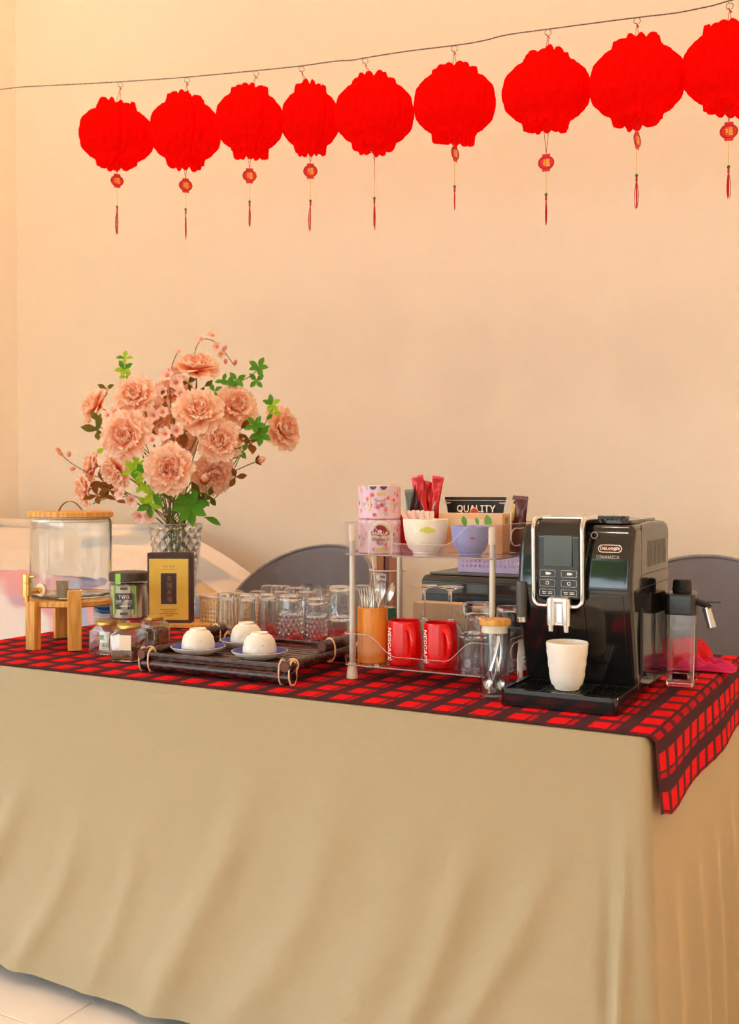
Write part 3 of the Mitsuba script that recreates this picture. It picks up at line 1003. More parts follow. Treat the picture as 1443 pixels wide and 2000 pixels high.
SPEC = [  # px, py of the top centre, height, width, tilt, lean back, colour, label
    (806, 930, .115, .030, -10, 'm_foil_red', 'red coffee stick sachet with torn folded tip, second from the tea tins'),
    (822, 940, .105, .026, 8, 'm_foil_red', 'red coffee stick sachet with flat dark top, third from the tea tins'),
    (838, 946, .100, .028, -3, 'm_foil_red', 'red coffee stick sachet in the middle of the bunch on the rack'),
    (858, 932, .118, .026, 9, 'm_foil_red', 'red coffee stick sachet with flared top, rightmost of the bunch'),
    (786, 958, .088, .022, -4, 'm_foil_teal', 'teal and black drink sachet right beside the tea tins'),
    (848, 944, .100, .026, 2, 'm_foil_red', 'red coffee stick sachet just left of the flared one'),
    (814, 950, .095, .024, 14, 'm_foil_dark', 'dark red coffee sachet leaning in the middle of the red bunch'),
]
for i, (px, py, h, w, tilt, mtl, lab) in enumerate(SPEC):
    yy = .142 + .011 * (i % 3)
    yw = (RACK @ np.array([.13, yy, 0, 1]))[1]
    P = at_y(px, py, yw)
    loc = np.linalg.inv(RACK) @ np.array([*P, 1])
    t = thing('coffee_sachet', lab, 'sachet', rk(loc[0], yy, loc[2], 18 + 9 * ((i * 7) % 5 - 2), ry=tilt) @ mat((0, 0, -h - .01)), 'drink sachets on the upper rack tray')
    ms = sachet(w, h + .012, .0055, 11 + i)
    part(t, 'pouch', ms, mtl, smooth=50)
    part(t, 'crimp', box(w * 1.05, .0016, .010, (0, 0, h + .007), .0005), 'm_foil_silver' if i in (0, 4) else mtl, smooth=False)
    if mtl == 'm_foil_red':
        part(t, 'print', mv(sachet(w * .5, h * .55, .0062, 40 + i), 0, -.0008, h * .2), 'm_foil_silver' if i % 2 else 'm_foil_dark', smooth=50)

# the red box that holds the sachets
sx, sy = on_rack(842, 1045, Z_UP)
solo('sachet_box', cat(box(.084, .0015, .084, (0, -.023, .042)), box(.084, .0015, .084, (0, .023, .042)), box(.0015, .046, .084, (-.042, 0, .042)), box(.0015, .046, .084, (.042, 0, .042)), box(.084, .046, .0015, (0, 0, .001))), 'm_foil_red', 'open red carton holding the coffee sachets behind the white bowl', 'box', smooth=False, M=rk(rack_x(818, .150), .152, Z_UP + .0002))

# ---- orange tea box with green leaves, dark pouch and brown sachet
pr('m_box_orange', mikit.proc(lambda p, n, uv: mikit.mix(C('f3b27c'), C('f6d0a4'), mikit.noise(p.x * 60, p.y * 60, p.z * 30))), 0.45)
pr('m_leaf_print', '6fae3a', 0.5)
pr('m_cream_print', 'f4e4c6', 0.5)
bx0, bx1 = rack_x(856, .128), rack_x(981, .128)
bw_ = bx1 - bx0
BHT = .087
ob = thing('tea_box', 'orange tea carton with green leaf print behind the blue bowl', 'box', rk((bx0 + bx1) / 2, .128 + .024, Z_UP + .0004, 0))
part(ob, 'carton', box(bw_, .046, BHT, (0, 0, BHT / 2), .0012), 'm_box_orange', smooth=False)
for x, s in ((-.020, 1.1), (.034, 1.4), (.012, .8)):
    part(ob, 'leaf_print', upright(prism(shapely.Point(0, 0).buffer(.012 * s).intersection(shapely.Point(.013 * s, .004).buffer(.013 * s)), .0004), x, -.0231, .068), 'm_leaf_print', smooth=False)
part(ob, 'band_print', upright(prism(rrect(bw_ * .62, .016, .002), .0003), -.015, -.0231, .066), 'm_cream_print', smooth=False)
part(ob, 'side_print', xf(upright(prism(shapely.union_all([frame_poly(.016, .016, .002, .007), frame_poly(.008, .008, .0015, .003)]), .0004), 0, 0, 0), mat((bw_ / 2 + .0002, 0.0, .072), 90)), 'm_leaf_print', smooth=False)

qx = (rack_x(866, .19) + rack_x(990, .19)) / 2
qb = thing('coffee_pouch', 'black foil pouch lettered QUALITY standing behind the orange tea box', 'pouch', rk(qx, .193, Z_UP + .0004, 0))
part(qb, 'pouch', sachet(.148, .122, .010, 31, .01), 'm_matte_black', smooth=50)
part(qb, 'seal', cat(box(.148, .0022, .003, (0, -.0012, .1085)), box(.148, .0022, .0012, (0, -.0012, .1145))), 'm_grey_print', smooth=False)
part(qb, 'lettering', upright(text('QUALITY', .0150, .0006, True), .006, -.0095, .0955), 'm_white_print', smooth=False)
part(qb, 'seal_print', upright(prism(shapely.Point(0, 0).buffer(.0085), .0006), .002, -.0105, .0885), 'm_red_print', smooth=False)
part(qb, 'gold_print', upright(prism(shapely.Point(0, 0).buffer(.0105), .0004), .002, -.0100, .0885), 'm_tin_gold', smooth=False)
bs = thing('coffee_pouch', 'brown snack sachet with yellow edge at the right end of the rack', 'sachet', rk(.306, .196, Z_UP + .0004, -12, ry=4))
part(bs, 'pouch', sachet(.040, .122, .010, 37, .008), 'm_foil_brown', smooth=50)
part(bs, 'crimp', box(.038, .0022, .009, (0, 0, .1205), .0006), 'm_foil_brown', smooth=False)
part(bs, 'yellow_print', mv(sachet(.012, .06, .0105, 38), -.012, -.001, .055), 'm_tin_gold', smooth=50)

# ---- lower tray: orange holder with cutlery
pr('m_bamboo_cup', mikit.proc(lambda p, n, uv: mikit.mix(C('d9791a'), C('eb9c33'), mikit.fbm(p.x * 300, p.y * 300, p.z * 12))), 0.3, clearcoat=0.4)
oy = .042
ox = rack_x(728, oy)
R, H = .0335, .121
solo('cutlery_holder', lathe([(0, 0), (R - .002, 0), (R, .002), (R, H - .001), (R - .001, H), (R - .005, H), (R - .0055, H - .002), (R - .0055, .006), (0, .006)], 48), 'm_bamboo_cup', 'orange bamboo cylinder holding forks and spoons on the lower rack tray', 'cutlery holder', smooth=40, M=rk(ox, oy, Z_LOW + .0004))


def spoon(L=.165, bw=.017):
    """along +z, bowl at the top, hollow facing -y"""
    n = 40
    t = np.linspace(0, 1, n)
    w = np.interp(t, [0, .05, .4, .62, .68, .75, .86, .95, 1], [.0035, .005, .0035, .0026, .0045, .6 * bw, bw, .65 * bw, .0006])
    dip = np.where(t > .66, np.sin(np.pi * np.clip((t - .66) / .34, 0, 1)) * .007, 0) + .006 * np.sin(np.pi * t / .66) * (t < .66)

    def f(u, v):
        tt = v
        ww = np.interp(tt, t, w)
        dd = np.interp(tt, t, dip)
        cup = np.where(tt > .66, (2 * u - 1) ** 2, .15 * (2 * u - 1) ** 2)
        return ww * (2 * u - 1), dd * (1 - cup), tt * L
    return solid(grid(f, 9, 44), .0012)


def fork(L=.17):
    t = np.linspace(0, 1, 30)
    hand = grid(lambda u, v: (np.interp(v, [0, .1, .6, .8, .9, 1], [.006, .0045, .003, .003, .010, .0105]) * (2 * u - 1), .004 * np.sin(np.pi * v) + 0 * u, v * L * .72), 5, 30)
    tines = [tube([(x, .0, L * .71), (x * 1.02, .004, L * .86), (x, .002, L)], [.0016, .0015, .0007], 6) for x in (-.009, -.003, .003, .009)]
    return cat(solid(hand, .0014), *tines)


SPOON, FORK = spoon(), fork()
base = (ox, oy, Z_LOW + .012)
tips = [('spoon', 770, 1137, .010, 'large steel spoon leaning right in the orange holder', 30), ('spoon', 745, 1132, .022, 'large steel spoon upright in the middle of the orange holder', -20),
        ('fork', 706, 1150, .0, 'steel fork at the left edge of the orange holder', 0), ('fork', 713, 1147, .012, 'steel fork second from the left in the orange holder', 20), ('fork', 720, 1148, .004, 'steel fork third from the left in the orange holder', -15),
        ('fork', 728, 1152, .016, 'steel fork beside the upright spoon in the orange holder', 10), ('fork', 735, 1158, .001, 'small steel fork in front of the spoons in the orange holder', 35)]
for i, (kd, px, py, dy, lab, roll) in enumerate(tips):
    yl = oy - .012 + dy
    P = at_y(px, py, (RACK @ np.array([ox, yl, 0, 1]))[1])
    tip = np.linalg.inv(RACK) @ np.array([*P, 1])
    L = .165 if kd == 'spoon' else .17
    d = tip[:3] - np.array([ox + .008 * ((i % 3) - 1), oy, Z_LOW + .012])
    d /= np.linalg.norm(d)
    m4 = look_mat(tip[:3] - d * L, d, math.radians(roll))
    if kd == 'spoon':
        m4 = m4 @ mat(rz=180 if False else 0)
    solo(kd, SPOON if kd == 'spoon' else FORK, 'm_steel', lab, kd, smooth=50, M=RACK @ m4, group='cutlery in the orange holder')

# ---- red mugs


def mug(px, py, label):
    R, H = .0365, .094
    y = py
    x = rack_x(px, y)
    t = thing('mug', label, 'mug', rk(x, y, Z_LOW + .0004, -TROT), 'red mugs on the lower rack tray')
    o = [(0, 0), (R * .86, 0), (R * .95, .003), (R * 1.02, .012), (R * 1.03, .03), (R, .055), (R * .94, H - .004), (R * .93, H)]
    i_ = [(R * .90, H + .001), (R * .875, H - .002), (R * .92, .05), (R * .94, .02), (R * .8, .009), (0, .008)]
    part(t, 'cup_body', lathe(o + i_, 56), 'm_red_ceramic', smooth=50)
    a = math.radians(-74)
    c, s = math.cos(a), math.sin(a)
    pts = [(R * .90 * c, R * .90 * s, .080), ((R + .010) * c, (R + .010) * s, .079), ((R + .021) * c, (R + .021) * s, .062), ((R + .020) * c, (R + .020) * s, .040), ((R + .012) * c, (R + .012) * s, .022), (R * .97 * c, R * .97 * s, .014)]
    part(t, 'handle', tube(spline(pts, 28), np.interp(np.linspace(0, 1, 28), [0, .15, .5, .85, 1], [.010, .0075, .0066, .007, .009]), 12, flat=1.0), 'm_red_ceramic', smooth=60)
    lt = xf(text('NESCAFÉ', .0115, .0005, True), mat(rz=-90))
    part(t, 'lettering', wrap(upright(lt, 0, -.0003, .045), R * 1.03, 0), 'm_white_print', smooth=False, M=mat(rz=-58))
    return t


mug(790, .052, 'red mug with white vertical lettering beside the orange holder')
mug(860, .054, 'red mug with white vertical lettering, farther from the orange holder')
# ---- glasses and jars on the rack's lower tray and behind it


def glass_prof(R0, R1, H, wall=.0022, basef=.008):
    """an inverted tumbler, closed: mouth (R1) at z = 0, thick base at the top"""
    return [(R1, 0), (R1 - (R1 - R0) * .5, H * .5), (R0, H - .003), (R0 - .003, H), (0, H), ][:5] + [(0, H - basef), (R0 - wall - .003, H - basef), (R0 - wall, H - basef - .003), (R1 - wall, .0)]


def flute(m, n, amp, z0, z1, phase=0.0):
    """vertical flutes on a lathed glass between heights"""
    v = m.vertices.copy()
    r = np.hypot(v[:, 0], v[:, 1])
    a = np.arctan2(v[:, 1], v[:, 0])
    k = np.clip((v[:, 2] - z0) / .006, 0, 1) * np.clip((z1 - v[:, 2]) / .006, 0, 1)
    s = 1 - amp * k * np.abs(np.sin(a * n / 2 + phase)) * (r > r.max() * .6)
    v[:, 0] *= s; v[:, 1] *= s
    return tm(v, m.faces)


def dense(prof, n):
    L = shapely.LineString(prof)
    s = np.unique(np.r_[np.linspace(0, 1, n), [L.project(shapely.Point(q), normalized=True) for q in prof]])
    return [tuple(np.maximum(L.interpolate(t, normalized=True).coords[0], [0, -1])) for t in s]


def tumbler_plain(R0=.029, R1=.033, H=.125):
    return lathe(glass_prof(R0, R1, H), 40)


def tumbler_fluted(R0=.026, R1=.036, H=.112):
    return flute(lathe(dense(glass_prof(R0, R1, H, .0035, .012), 40), 72), 12, .055, .02, H - .012)


def tumbler_cut(R0=.030, R1=.037, H=.108):
    """a wide tumbler with a diamond-cut lower half"""
    m = lathe(dense(glass_prof(R0, R1, H, .004, .014), 90), 96)
    v = m.vertices.copy()
    r = np.hypot(v[:, 0], v[:, 1])
    a = np.arctan2(v[:, 1], v[:, 0])
    out = r > np.interp(v[:, 2], [0, H], [R1, R0]) - .002
    z = v[:, 2]
    k = np.clip((z - .008) / .005, 0, 1) * np.clip((H * .62 - z) / .005, 0, 1)
    g = np.abs(np.sin(a * 8 + z * 130)) * np.abs(np.sin(a * 8 - z * 130))
    s = 1 - out * (k * .09 * (1 - g) + .03 * np.clip((z - H * .66) / .006, 0, 1) * np.abs(np.sin(a * 5)))
    v[:, 0] *= s; v[:, 1] *= s
    return tm(v, m.faces)


def tumbler_band(R0=.031, R1=.034, H=.128):
    """tall tumbler with a heavy band near its base"""
    p = [(R1, 0), (R1, H * .72), (R0 + .001, H * .745), (R0 + .0035, H * .78), (R0 + .0035, H * .97), (R0, H), (0, H - .003), (0, H - .016), (R0 - .004, H * .80), (R1 - .0022, H * .70), (R1 - .0022, 0)]
    return lathe(p, 44)


def shell_glass(R0, R1, H):
    """thin-walled copy of a tumbler for the crowded rows"""
    return lathe([(R1, 0), (R0, H - .004), (R0 - .004, H), (0, H)], 40)


PLAIN, FLUTED, CUT, BAND = tumbler_plain(), tumbler_fluted(), tumbler_cut(), tumbler_band()
SHORT = flute(lathe(dense(glass_prof(.027, .031, .078, .003, .011), 30), 60), 10, .05, .012, .066)


def glass_at(px, py, z, mesh, label, R=.034, group='upturned glasses', name='tumbler', mtl='m_glass', frame='table'):
    P = at_z(px, py, CLOTH + z)
    d = P[:2] / np.linalg.norm(P[:2])
    c = P[:2] + d * R
    return solo(name, mesh, mtl, label, 'glass', smooth=40, M=mat((c[0], c[1], CLOTH + z + .0006), rng.rand() * 90), group=group)


GL = Z_LOW
# wine glasses standing upside down
wg = lathe([(.027, 0), (.030, .03), (.031, .045), (.029, .066), (.020, .083), (.007, .092), (.0042, .098), (.0036, .135), (.0042, .158), (.009, .164), (.0305, .1685), (.0312, .170), (.0305, .1712), (.0, .1722), (0, .168), (0, .095), (.017, .083), (.027, .066), (.0295, .045), (.0285, .03), (.0255, 0)], 44)
wg.apply_scale((1, 1, .94))
for px, py, lab in ((843, 1275, 'stemmed wine glass upside down behind the first red mug'), (880, 1279, 'stemmed wine glass upside down behind the second red mug')):
    P = RACK @ np.array([.0945 + (.065 if px > 850 else 0), .165, Z_LOW + .0006, 1])
    solo('wine_glass', wg, 'm_glass', lab, 'wine glass', smooth=40, M=mat(P[:3]), group='upturned wine glasses')
for x, y, m_, lab in ((.227, .168, BAND, 'tall tumbler with heavy banded base upside down on the lower rack tray'), (.258, .058, SHORT, 'short tumbler upside down beside the second red mug'), (.3015, .165, PLAIN, 'plain tumbler upside down at the right end of the lower rack tray')):
    solo('tumbler', m_, 'm_glass', lab, 'glass', smooth=40, M=RACK @ mat((x, y, Z_LOW + .0006)))
pk = thing('snack_packet', 'white and red snack packet wedged beside the coffee machine', 'packet', rk(.3615, .075, .0004, 78))
part(pk, 'wrapper', sachet(.03, .10, .01, 51, .006), 'm_paper_white', smooth=50)
part(pk, 'print', cat(*[box(.022, .0016, .004, (0, -.0105, z)) for z in (.05, .06, .07)]), 'm_grey_print', smooth=False)
part(pk, 'red_print', box(.024, .0016, .022, (0, -.0105, .026)), 'm_foil_red', smooth=False)

# big glass jar with brown paper sticks behind the orange holder
J = at_y(757, 1268, 2.74)
jar = thing('storage_jar', 'clear glass jar with green and orange label holding brown paper packets', 'jar', mat((J[0], J[1], CLOTH + .001), TROT))
part(jar, 'glass_body', lathe([(0, 0), (.044, 0), (.047, .004), (.047, .172), (.044, .184), (.044, .194), (.0475, .196), (.0475, .200), (.044, .200)], 48), 'm_pane', smooth=40)
part(jar, 'rim', tube([(.0475 * math.cos(a), .0475 * math.sin(a), 0.1985) for a in np.linspace(0, 2 * math.pi, 41)[:-1]], .0022, 8, closed=True), 'm_pane_edge')
pr('m_sticker_green', '2f5a3c', 0.5)
pr('m_sticker_orange', 'e5702a', 0.5)
pr('m_sticker_beige', 'cfc6a4', 0.5)
lb = part(jar, 'label', wrap(upright(prism(rrect(.07, .075, .003), .0005), 0, 0, .07), .0474, .008), 'm_sticker_beige', smooth=False)
part(lb, 'green_print', wrap(upright(prism(rrect(.02, .034, .002), .0004), 0, -.0005, .086), .0474, .033), 'm_sticker_green', smooth=False)
part(lb, 'orange_print', wrap(upright(prism(rrect(.022, .018, .004), .0004), 0, -.0005, .062), .0474, .018), 'm_sticker_orange', smooth=False)
part(lb, 'dark_print', wrap(upright(prism(rrect(.03, .008, .002), .0004), 0, -.0005, .047), .0474, .002), 'm_dark_grey', smooth=False)
part(lb, 'dot_print', wrap(upright(prism(shapely.affinity.scale(shapely.Point(0, 0).buffer(1), .006, .009), .0004), 0, -.0005, .045), .0474, .036), 'm_maroon', smooth=False)
pr('m_kraft', '97592f', 0.6)
pr('m_kraft_dark', '6e3a24', 0.6)
for i, (x, y, a, h, mt, w) in enumerate(((-.015, .0, -2, .252, 'm_kraft', .026), (.004, .006, -2, .250, 'm_kraft_dark', .028), (.015, -.006, 2, .226, 'm_kraft', .030))):
    solo('paper_packet', sachet(w, h, .007, 60 + i, .006), mt, f'brown paper packet standing in the glass jar, {["left", "middle", "right"][i]} of three', 'packet', smooth=50,
         M=PLACE[jar] @ mat((x, y, .006), 12 * (i - 1), ry=a), group='brown packets in the jar')
st = lathe([(0, 0), (.0018, 0), (.0018, .235), (0, .235)], 10)
solo('stirrer', st, 'm_paper_white', 'thin white stirrer between the brown packets in the glass jar', 'stirrer', M=PLACE[jar] @ mat((-.012, -.012, .006), ry=-7))

# black machine behind the rack, with a lattice tray on it and a carton in front
BMX = at_y(822, 1200, 2.66)
bm = thing('drinks_machine', 'low black drinks machine behind the rack', 'drinks machine', mat((BMX[0], BMX[1], CLOTH + .001), TROT))
BODY2 = slice_body(Polygon([(0, .002), (0, .180), (.010, .190), (.02, .192), (.26, .196), (.27, .190), (.275, .002)]), .33, .008)
part(bm, 'body', mv(BODY2, .165), 'm_satin_black', smooth=30)
part(bm, 'top_plate', mv(prism(rrect(.31, .235, .01, (.165, .14)), .004), z=.1935), 'm_dark_grey')
part(bm, 'front_band', box(.30, .003, .030, (.165, .0005, .160), .001), 'm_gloss_black', smooth=False)
part(bm, 'recess', box(.27, .003, .11, (.165, .0005, .072), .001), 'm_matte_black', smooth=False)
pr('m_lilac', 'b5a6cf', 0.35)


def lattice_box(w, d, h, cell, t=.0022):
    """an open basket: perforated walls"""
    outs = []
    for (a, b, rot) in ((w, -d / 2, 0), (w, d / 2, 0), (d, -w / 2, 90), (d, w / 2, 90)):
        poly = shapely.box(-a / 2, 0, a / 2, h)
        holes = []
        nx, nz = int((a - .012) / cell), max(1, int((h - .012) / cell))
        for i in range(nx):
            for j in range(nz):
                cx = (i - (nx - 1) / 2) * cell
                cz = h / 2 + (j - (nz - 1) / 2) * cell
                holes.append(shapely.Point(cx + (cell * .0), cz).buffer(cell * .34, quad_segs=2))
        poly = poly.difference(shapely.union_all(holes))
        m = prism(poly, t, 'xz')
        outs.append(mv(m, y=b) if rot == 0 else mv(mv(m, y=-b), rz=90))
    outs.append(box(w, d, t, (0, 0, t / 2)))
    outs.append(mv(prism(frame_poly(w + .006, d + .006, .005, .006), .004), z=h - .002))
    return cat(*outs)


solo('lattice_basket', lattice_box(.20, .13, .045, .0115), 'm_lilac', 'lilac perforated plastic basket on top of the black drinks machine', 'basket', smooth=False, M=PLACE[bm] @ mat((.175, .13, .1985)))
pr('m_carton', 'c4a07c', 0.75)
ca = at_y(806, 1200, 2.515)
cb = thing('carton', 'plain brown cardboard carton behind the wine glasses', 'box', mat((ca[0], ca[1], CLOTH + .001), TROT + 1))
part(cb, 'carton_body', box(.19, .055, .136, (.095, .028, .068), .0008), 'm_carton', smooth=False)
part(cb, 'flap', box(.188, .052, .0012, (.095, .028, .1369)), 'm_carton', smooth=False)

# ------------------------------------------------------------------ canister with a wooden lid and spoons, before the rack
kc = np.array([.2505, 2.0735])
KR = .0290
KM = mat((kc[0], kc[1], CLOTH + .001), TROT)
ks = thing('canister', 'slim glass canister with round wooden lid in front of the rack', 'jar', KM)
part(ks, 'glass_body', lathe([(0, 0), (KR - .002, 0), (KR, .003), (KR, .136), (KR - .0025, .136), (KR - .0025, .008), (KR - .006, .005), (0, .005)], 44), 'm_glass', smooth=40)
wl = part(ks, 'lid', lathe([(0, .141), (KR + .0015, .141), (KR + .0025, .143), (KR + .0025, .150), (KR + .001, .1525), (0, .1535)], 44), 'm_wood', smooth=40, label='pale wooden lid')
part(wl, 'seal_ring', lathe([(KR - .0035, .126), (KR - .0032, .141), (0, .141)], 40), 'm_cream_plastic', smooth=40)
# spoons stand in it bowl down
SP2 = spoon(.150, .0145)
for i, (ax, ay, rz, dx, dy, lab) in enumerate(((0, 14, 180, -.0155, -.011, 'shiny steel spoon in front inside the canister, bowl down to the left'), (4, -5, 150, .010, .002, 'steel spoon at the right inside the canister'), (-5, 3, 210, .0, .009, 'steel spoon at the back inside the canister'), (4, 9, 90, -.004, .004, 'steel spoon edge-on in the middle of the canister'))):
    m4 = KM @ mat((dx, dy, .010), 0) @ mat((0, 0, 0), 0, ax, ay) @ mat((0, 0, .112 if i else .114), 0, 180) @ mat(rz=rz) @ mat(s=.74)
    solo('spoon', SP2, 'm_steel', lab, 'spoon', smooth=50, M=m4, group='spoons in the canister')

# ------------------------------------------------------------------ bamboo trays
TIE = tube([(0.0128 * math.cos(a), 0, .0128 * math.sin(a)) for a in np.linspace(0, 2 * math.pi, 25)[:-1]], .0017, 6, closed=True)


def rod(L, r, axis, hollow=.55):
    m = lathe([(r * hollow, .004), (r * hollow, 0), (r * .94, 0), (r, .001), (r, L - .001), (r * .94, L), (r * hollow, L), (r * hollow, L - .004), (0, L - .004)][:0] + [(0, .004), (r * hollow, .004), (r * hollow, 0), (r * .94, 0), (r, .001), (r, L - .001), (r * .94, L), (r * hollow, L), (r * hollow, L - .004), (0, L - .004)], 20)
    m.apply_translation((0, 0, -L / 2))
    return xf(m, np.array(T4().rotate([0, 1, 0], 90).matrix if axis == 'x' else T4().rotate([1, 0, 0], 90).matrix, float))


def bamboo_tray(M, W, D, label):
    """front left corner at the origin; thick rods front and back below, two side rods on them, raised handles on the sides, slats between"""
    t = thing('bamboo_tray', label, 'tray', M)
    r1, r2, r3 = R1, .0118, .0125
    zs, zh = 2 * r1 + r2 - .002, 2 * r1 + 2 * r2 + r3 - .005
    for y in (.014, D - .022):
        part(t, 'long_rod', rod(W, r1, 'x'), 'm_bamboo_dark', M=mat((W / 2, y, r1)))
    for x in (.011, W - .011):
        sx_ = 1 if x < W / 2 else -1
        sr = part(t, 'side_rod', rod(D + .03, r2, 'y'), 'm_bamboo_dark', M=mat((x, D / 2 + .012, zs)))
        part(sr, 'rod_end', lathe([(0, 0), (r2 * .8, 0), (r2 * .8, .0008), (0, .0008)], 18), 'm_bamboo_end', M=mat((0, -(D + .03) / 2 - .0002, 0), rx=-90))
        hd = part(t, 'handle', rod(.15, r3, 'y'), 'm_bamboo_dark', M=mat((x + sx_ * .004, D * .62 + .03, zh)))
        part(hd, 'rod_end', lathe([(0, 0), (r3 * .75, 0), (r3 * .75, .0008), (0, .0008)], 18), 'm_bamboo_end', M=mat((0, -.0752, 0), rx=-90))
        for y in (-.042, .045):
            part(hd, 'tie', xf(TIE, np.diag([1.12, 1.5, 2.0, 1])), 'm_raffia', M=mat((-sx_ * .002, y, -r2)))
        for y in (.014, D - .022):
            for o in (-.008, .009):
                part(t, 'tie', xf(TIE, np.diag([1.22, 1.3, 2.05, 1])), 'm_raffia', M=mat((x + sx_ * .004 + o * 1.5, y, r1 + r2 - .002), 90))
            part(t, 'tie', xf(TIE, np.diag([1.02, 1.4, 1.02, 1])), 'm_raffia', M=mat((x, y + .017, zs)))
    for y in (.006, D - .012):
        part(t, 'edge_rail', box(W - .04, .012, .009, (W / 2, y, zs), .002), 'm_bamboo_dark')
    n = 11
    for i in range(n):
        y = .026 + (D - .060) * i / (n - 1)
        part(t, 'slat', box(W - .03, (D - .05) / n * .80, .004, (W / 2, y, 2 * r1 + .001), .001), 'm_bamboo_dark', smooth=False)
    return t


R1 = .0142
A0 = at_z(270, 1311, CLOTH)
A1 = at_z(566, 1341, CLOTH)
rot1 = math.degrees(math.atan2(A1[1] - A0[1], A1[0] - A0[0]))
W1 = float(np.linalg.norm((A1 - A0)[:2]))
TR1 = mat((A0[0], A0[1], CLOTH + .0018), rot1)
bamboo_tray(TR1, W1, .33, 'dark bamboo tray with tan ties and raised side handles carrying three white cups')
SL = 2 * R1 + .0032    # top of the slats

# cups upside down on blue saucers
pr('m_cup_white', 'f5efdf', 0.13, clearcoat=0.6)
cup_m = lathe([(.0375, 0), (.0385, .004), (.0378, .018), (.034, .034), (.026, .0445), (.0195, .047), (.0190, .0515), (.0165, .0515), (.0155, .0485), (0, .0475), (0, .044), (.024, .041), (.032, .032), (.0355, .018), (.036, .004), (.0365, 0)], 56)
sau_m = lathe([(0, 0), (.038, 0), (.040, .0015), (.055, .008), (.0625, .0155), (.0632, .017), (.0622, .0175), (.052, .0105), (.040, .0062), (0, .006)], 64)
ring_m = lathe([(.040, .0063), (.052, .0106), (.0612, .0172)], 64)
ring_m.invert() if ring_m.face_normals[:, 2].mean() < 0 else None
for i, (px, py, lab) in enumerate(((387, 1276, 'left'), (483, 1262, 'back'), (507, 1285, 'right'))):
    z = SL + .0016
    P = at_z(px, py, CLOTH + z)
    c = P[:2]
    q_ = np.linalg.inv(TR1) @ np.array([c[0], c[1], CLOTH + z, 1])
    q_[0], q_[1] = max(q_[0], .090), min(q_[1], .240)
    c = (TR1 @ q_)[:2]
    s = thing('saucer', f'white saucer with blue inner glaze under the {lab} upturned cup', 'saucer', mat((c[0], c[1], CLOTH + z), 40 * i), 'saucers on the bamboo tray')
    part(s, 'dish', sau_m, 'm_cup_white', smooth=40)
    part(s, 'blue_glaze', mv(ring_m, z=.0003), 'm_blue_glaze', smooth=40, label='blue glazed ring')
    t = thing('teacup', f'small white teacup upside down on its saucer, {lab} of the three on the tray', 'cup', mat((c[0], c[1], CLOTH + z + .0068), 50 * i + 10), 'upturned cups on the bamboo tray')
    part(t, 'cup_body', cup_m, 'm_cup_white', smooth=40)
    part(t, 'blue_line', lathe([(.0388, .006), (.0389, .007), (.0387, .008)], 56), 'm_lilac', smooth=40)
    part(t, 'mark', wrap(upright(prism(shapely.union_all([shapely.Point(.0012 * math.cos(a), .0012 * math.sin(a)).buffer(.0006) for a in (0, 2.1, 4.2)]), .0003), 0, 0, .026), .0372, .004), 'm_dark_grey', smooth=False, M=mat(rz=-50 * i))
# napkin under the slats
solo('napkin', box(.17, .10, .0012, (0, 0, 0)), 'm_paper_white', 'folded white napkin lying under the slats of the cup tray', 'napkin', smooth=False, M=TR1 @ mat((.20, .09, .0009), 6))

# ------------------------------------------------------------------ upturned glasses on the cloth behind the tray
r2 = np.random.RandomState(5)
F2 = tumbler_fluted(.0235, .0285, .118)
CB = tumbler_cut(.032, .0415, .122)
CS = tumbler_cut(.029, .0335, .118)
PL2 = tumbler_plain(.026, .029, .128)
rows = [  # px of the centre, depth, kind, clear-through?, label
    (441, 2.93, F2, 'g', 'fluted tumbler upside down at the left end of the front row of glasses'),
    (481, 2.90, F2, 'g', 'fluted tumbler upside down, second from the left in the front row of glasses'),
    (522, 2.915, F2, 'g', 'fluted tumbler upside down, third from the left in the front row of glasses'),
    (566, 2.845, CB, 'g', 'widest cut-crystal tumbler upside down in the front row behind the cups'),
    (617, 2.80, CS, 'g', 'cut-crystal tumbler upside down at the right of the front row of glasses'),
    (460, 3.00, F2, 't', 'fluted tumbler upside down at the left end of the second row of glasses'),
    (503, 2.99, F2, 't', 'fluted tumbler upside down, second in the second row of glasses'),
    (547, 2.972, CS, 't', 'wide tumbler upside down in the middle of the second row of glasses'),
    (599, 2.925, CB, 't', 'wide tumbler upside down, fourth in the second row of glasses'),
    (650, 2.885, CS, 't', 'wide tumbler upside down at the right end of the second row of glasses'),
    (527, 3.055, PL2, 't', 'plain tumbler upside down at the left end of the third row of glasses'),
    (577, 3.045, CB, 't', 'wide tumbler upside down, second in the third row of glasses'),
    (632, 3.005, CB, 't', 'wide tumbler upside down, third in the third row of glasses'),
    (682, 2.97, BAND, 't', 'tall tumbler with banded base upside down at the right end of the third row'),
    (548, 3.15, CS, 't', 'wide tumbler upside down at the left end of the back row of glasses'),
    (606, 3.135, CB, 't', 'wide tumbler upside down in the middle of the back row of glasses'),
    (655, 3.08, PL2, 't', 'plain tumbler upside down, third in the back row of glasses'),
    (702, 3.06, BAND, 't', 'tall tumbler with banded base upside down at the right end of the back row')]
RT = {id(F2): .0285, id(CB): .0415, id(CS): .0335, id(PL2): .029, id(BAND): .034}
THIN = {id(F2): shell_glass(.0235, .0285, .118), id(CB): shell_glass(.032, .0415, .122), id(CS): shell_glass(.029, .0335, .118), id(PL2): shell_glass(.026, .029, .128), id(BAND): shell_glass(.031, .034, .128)}
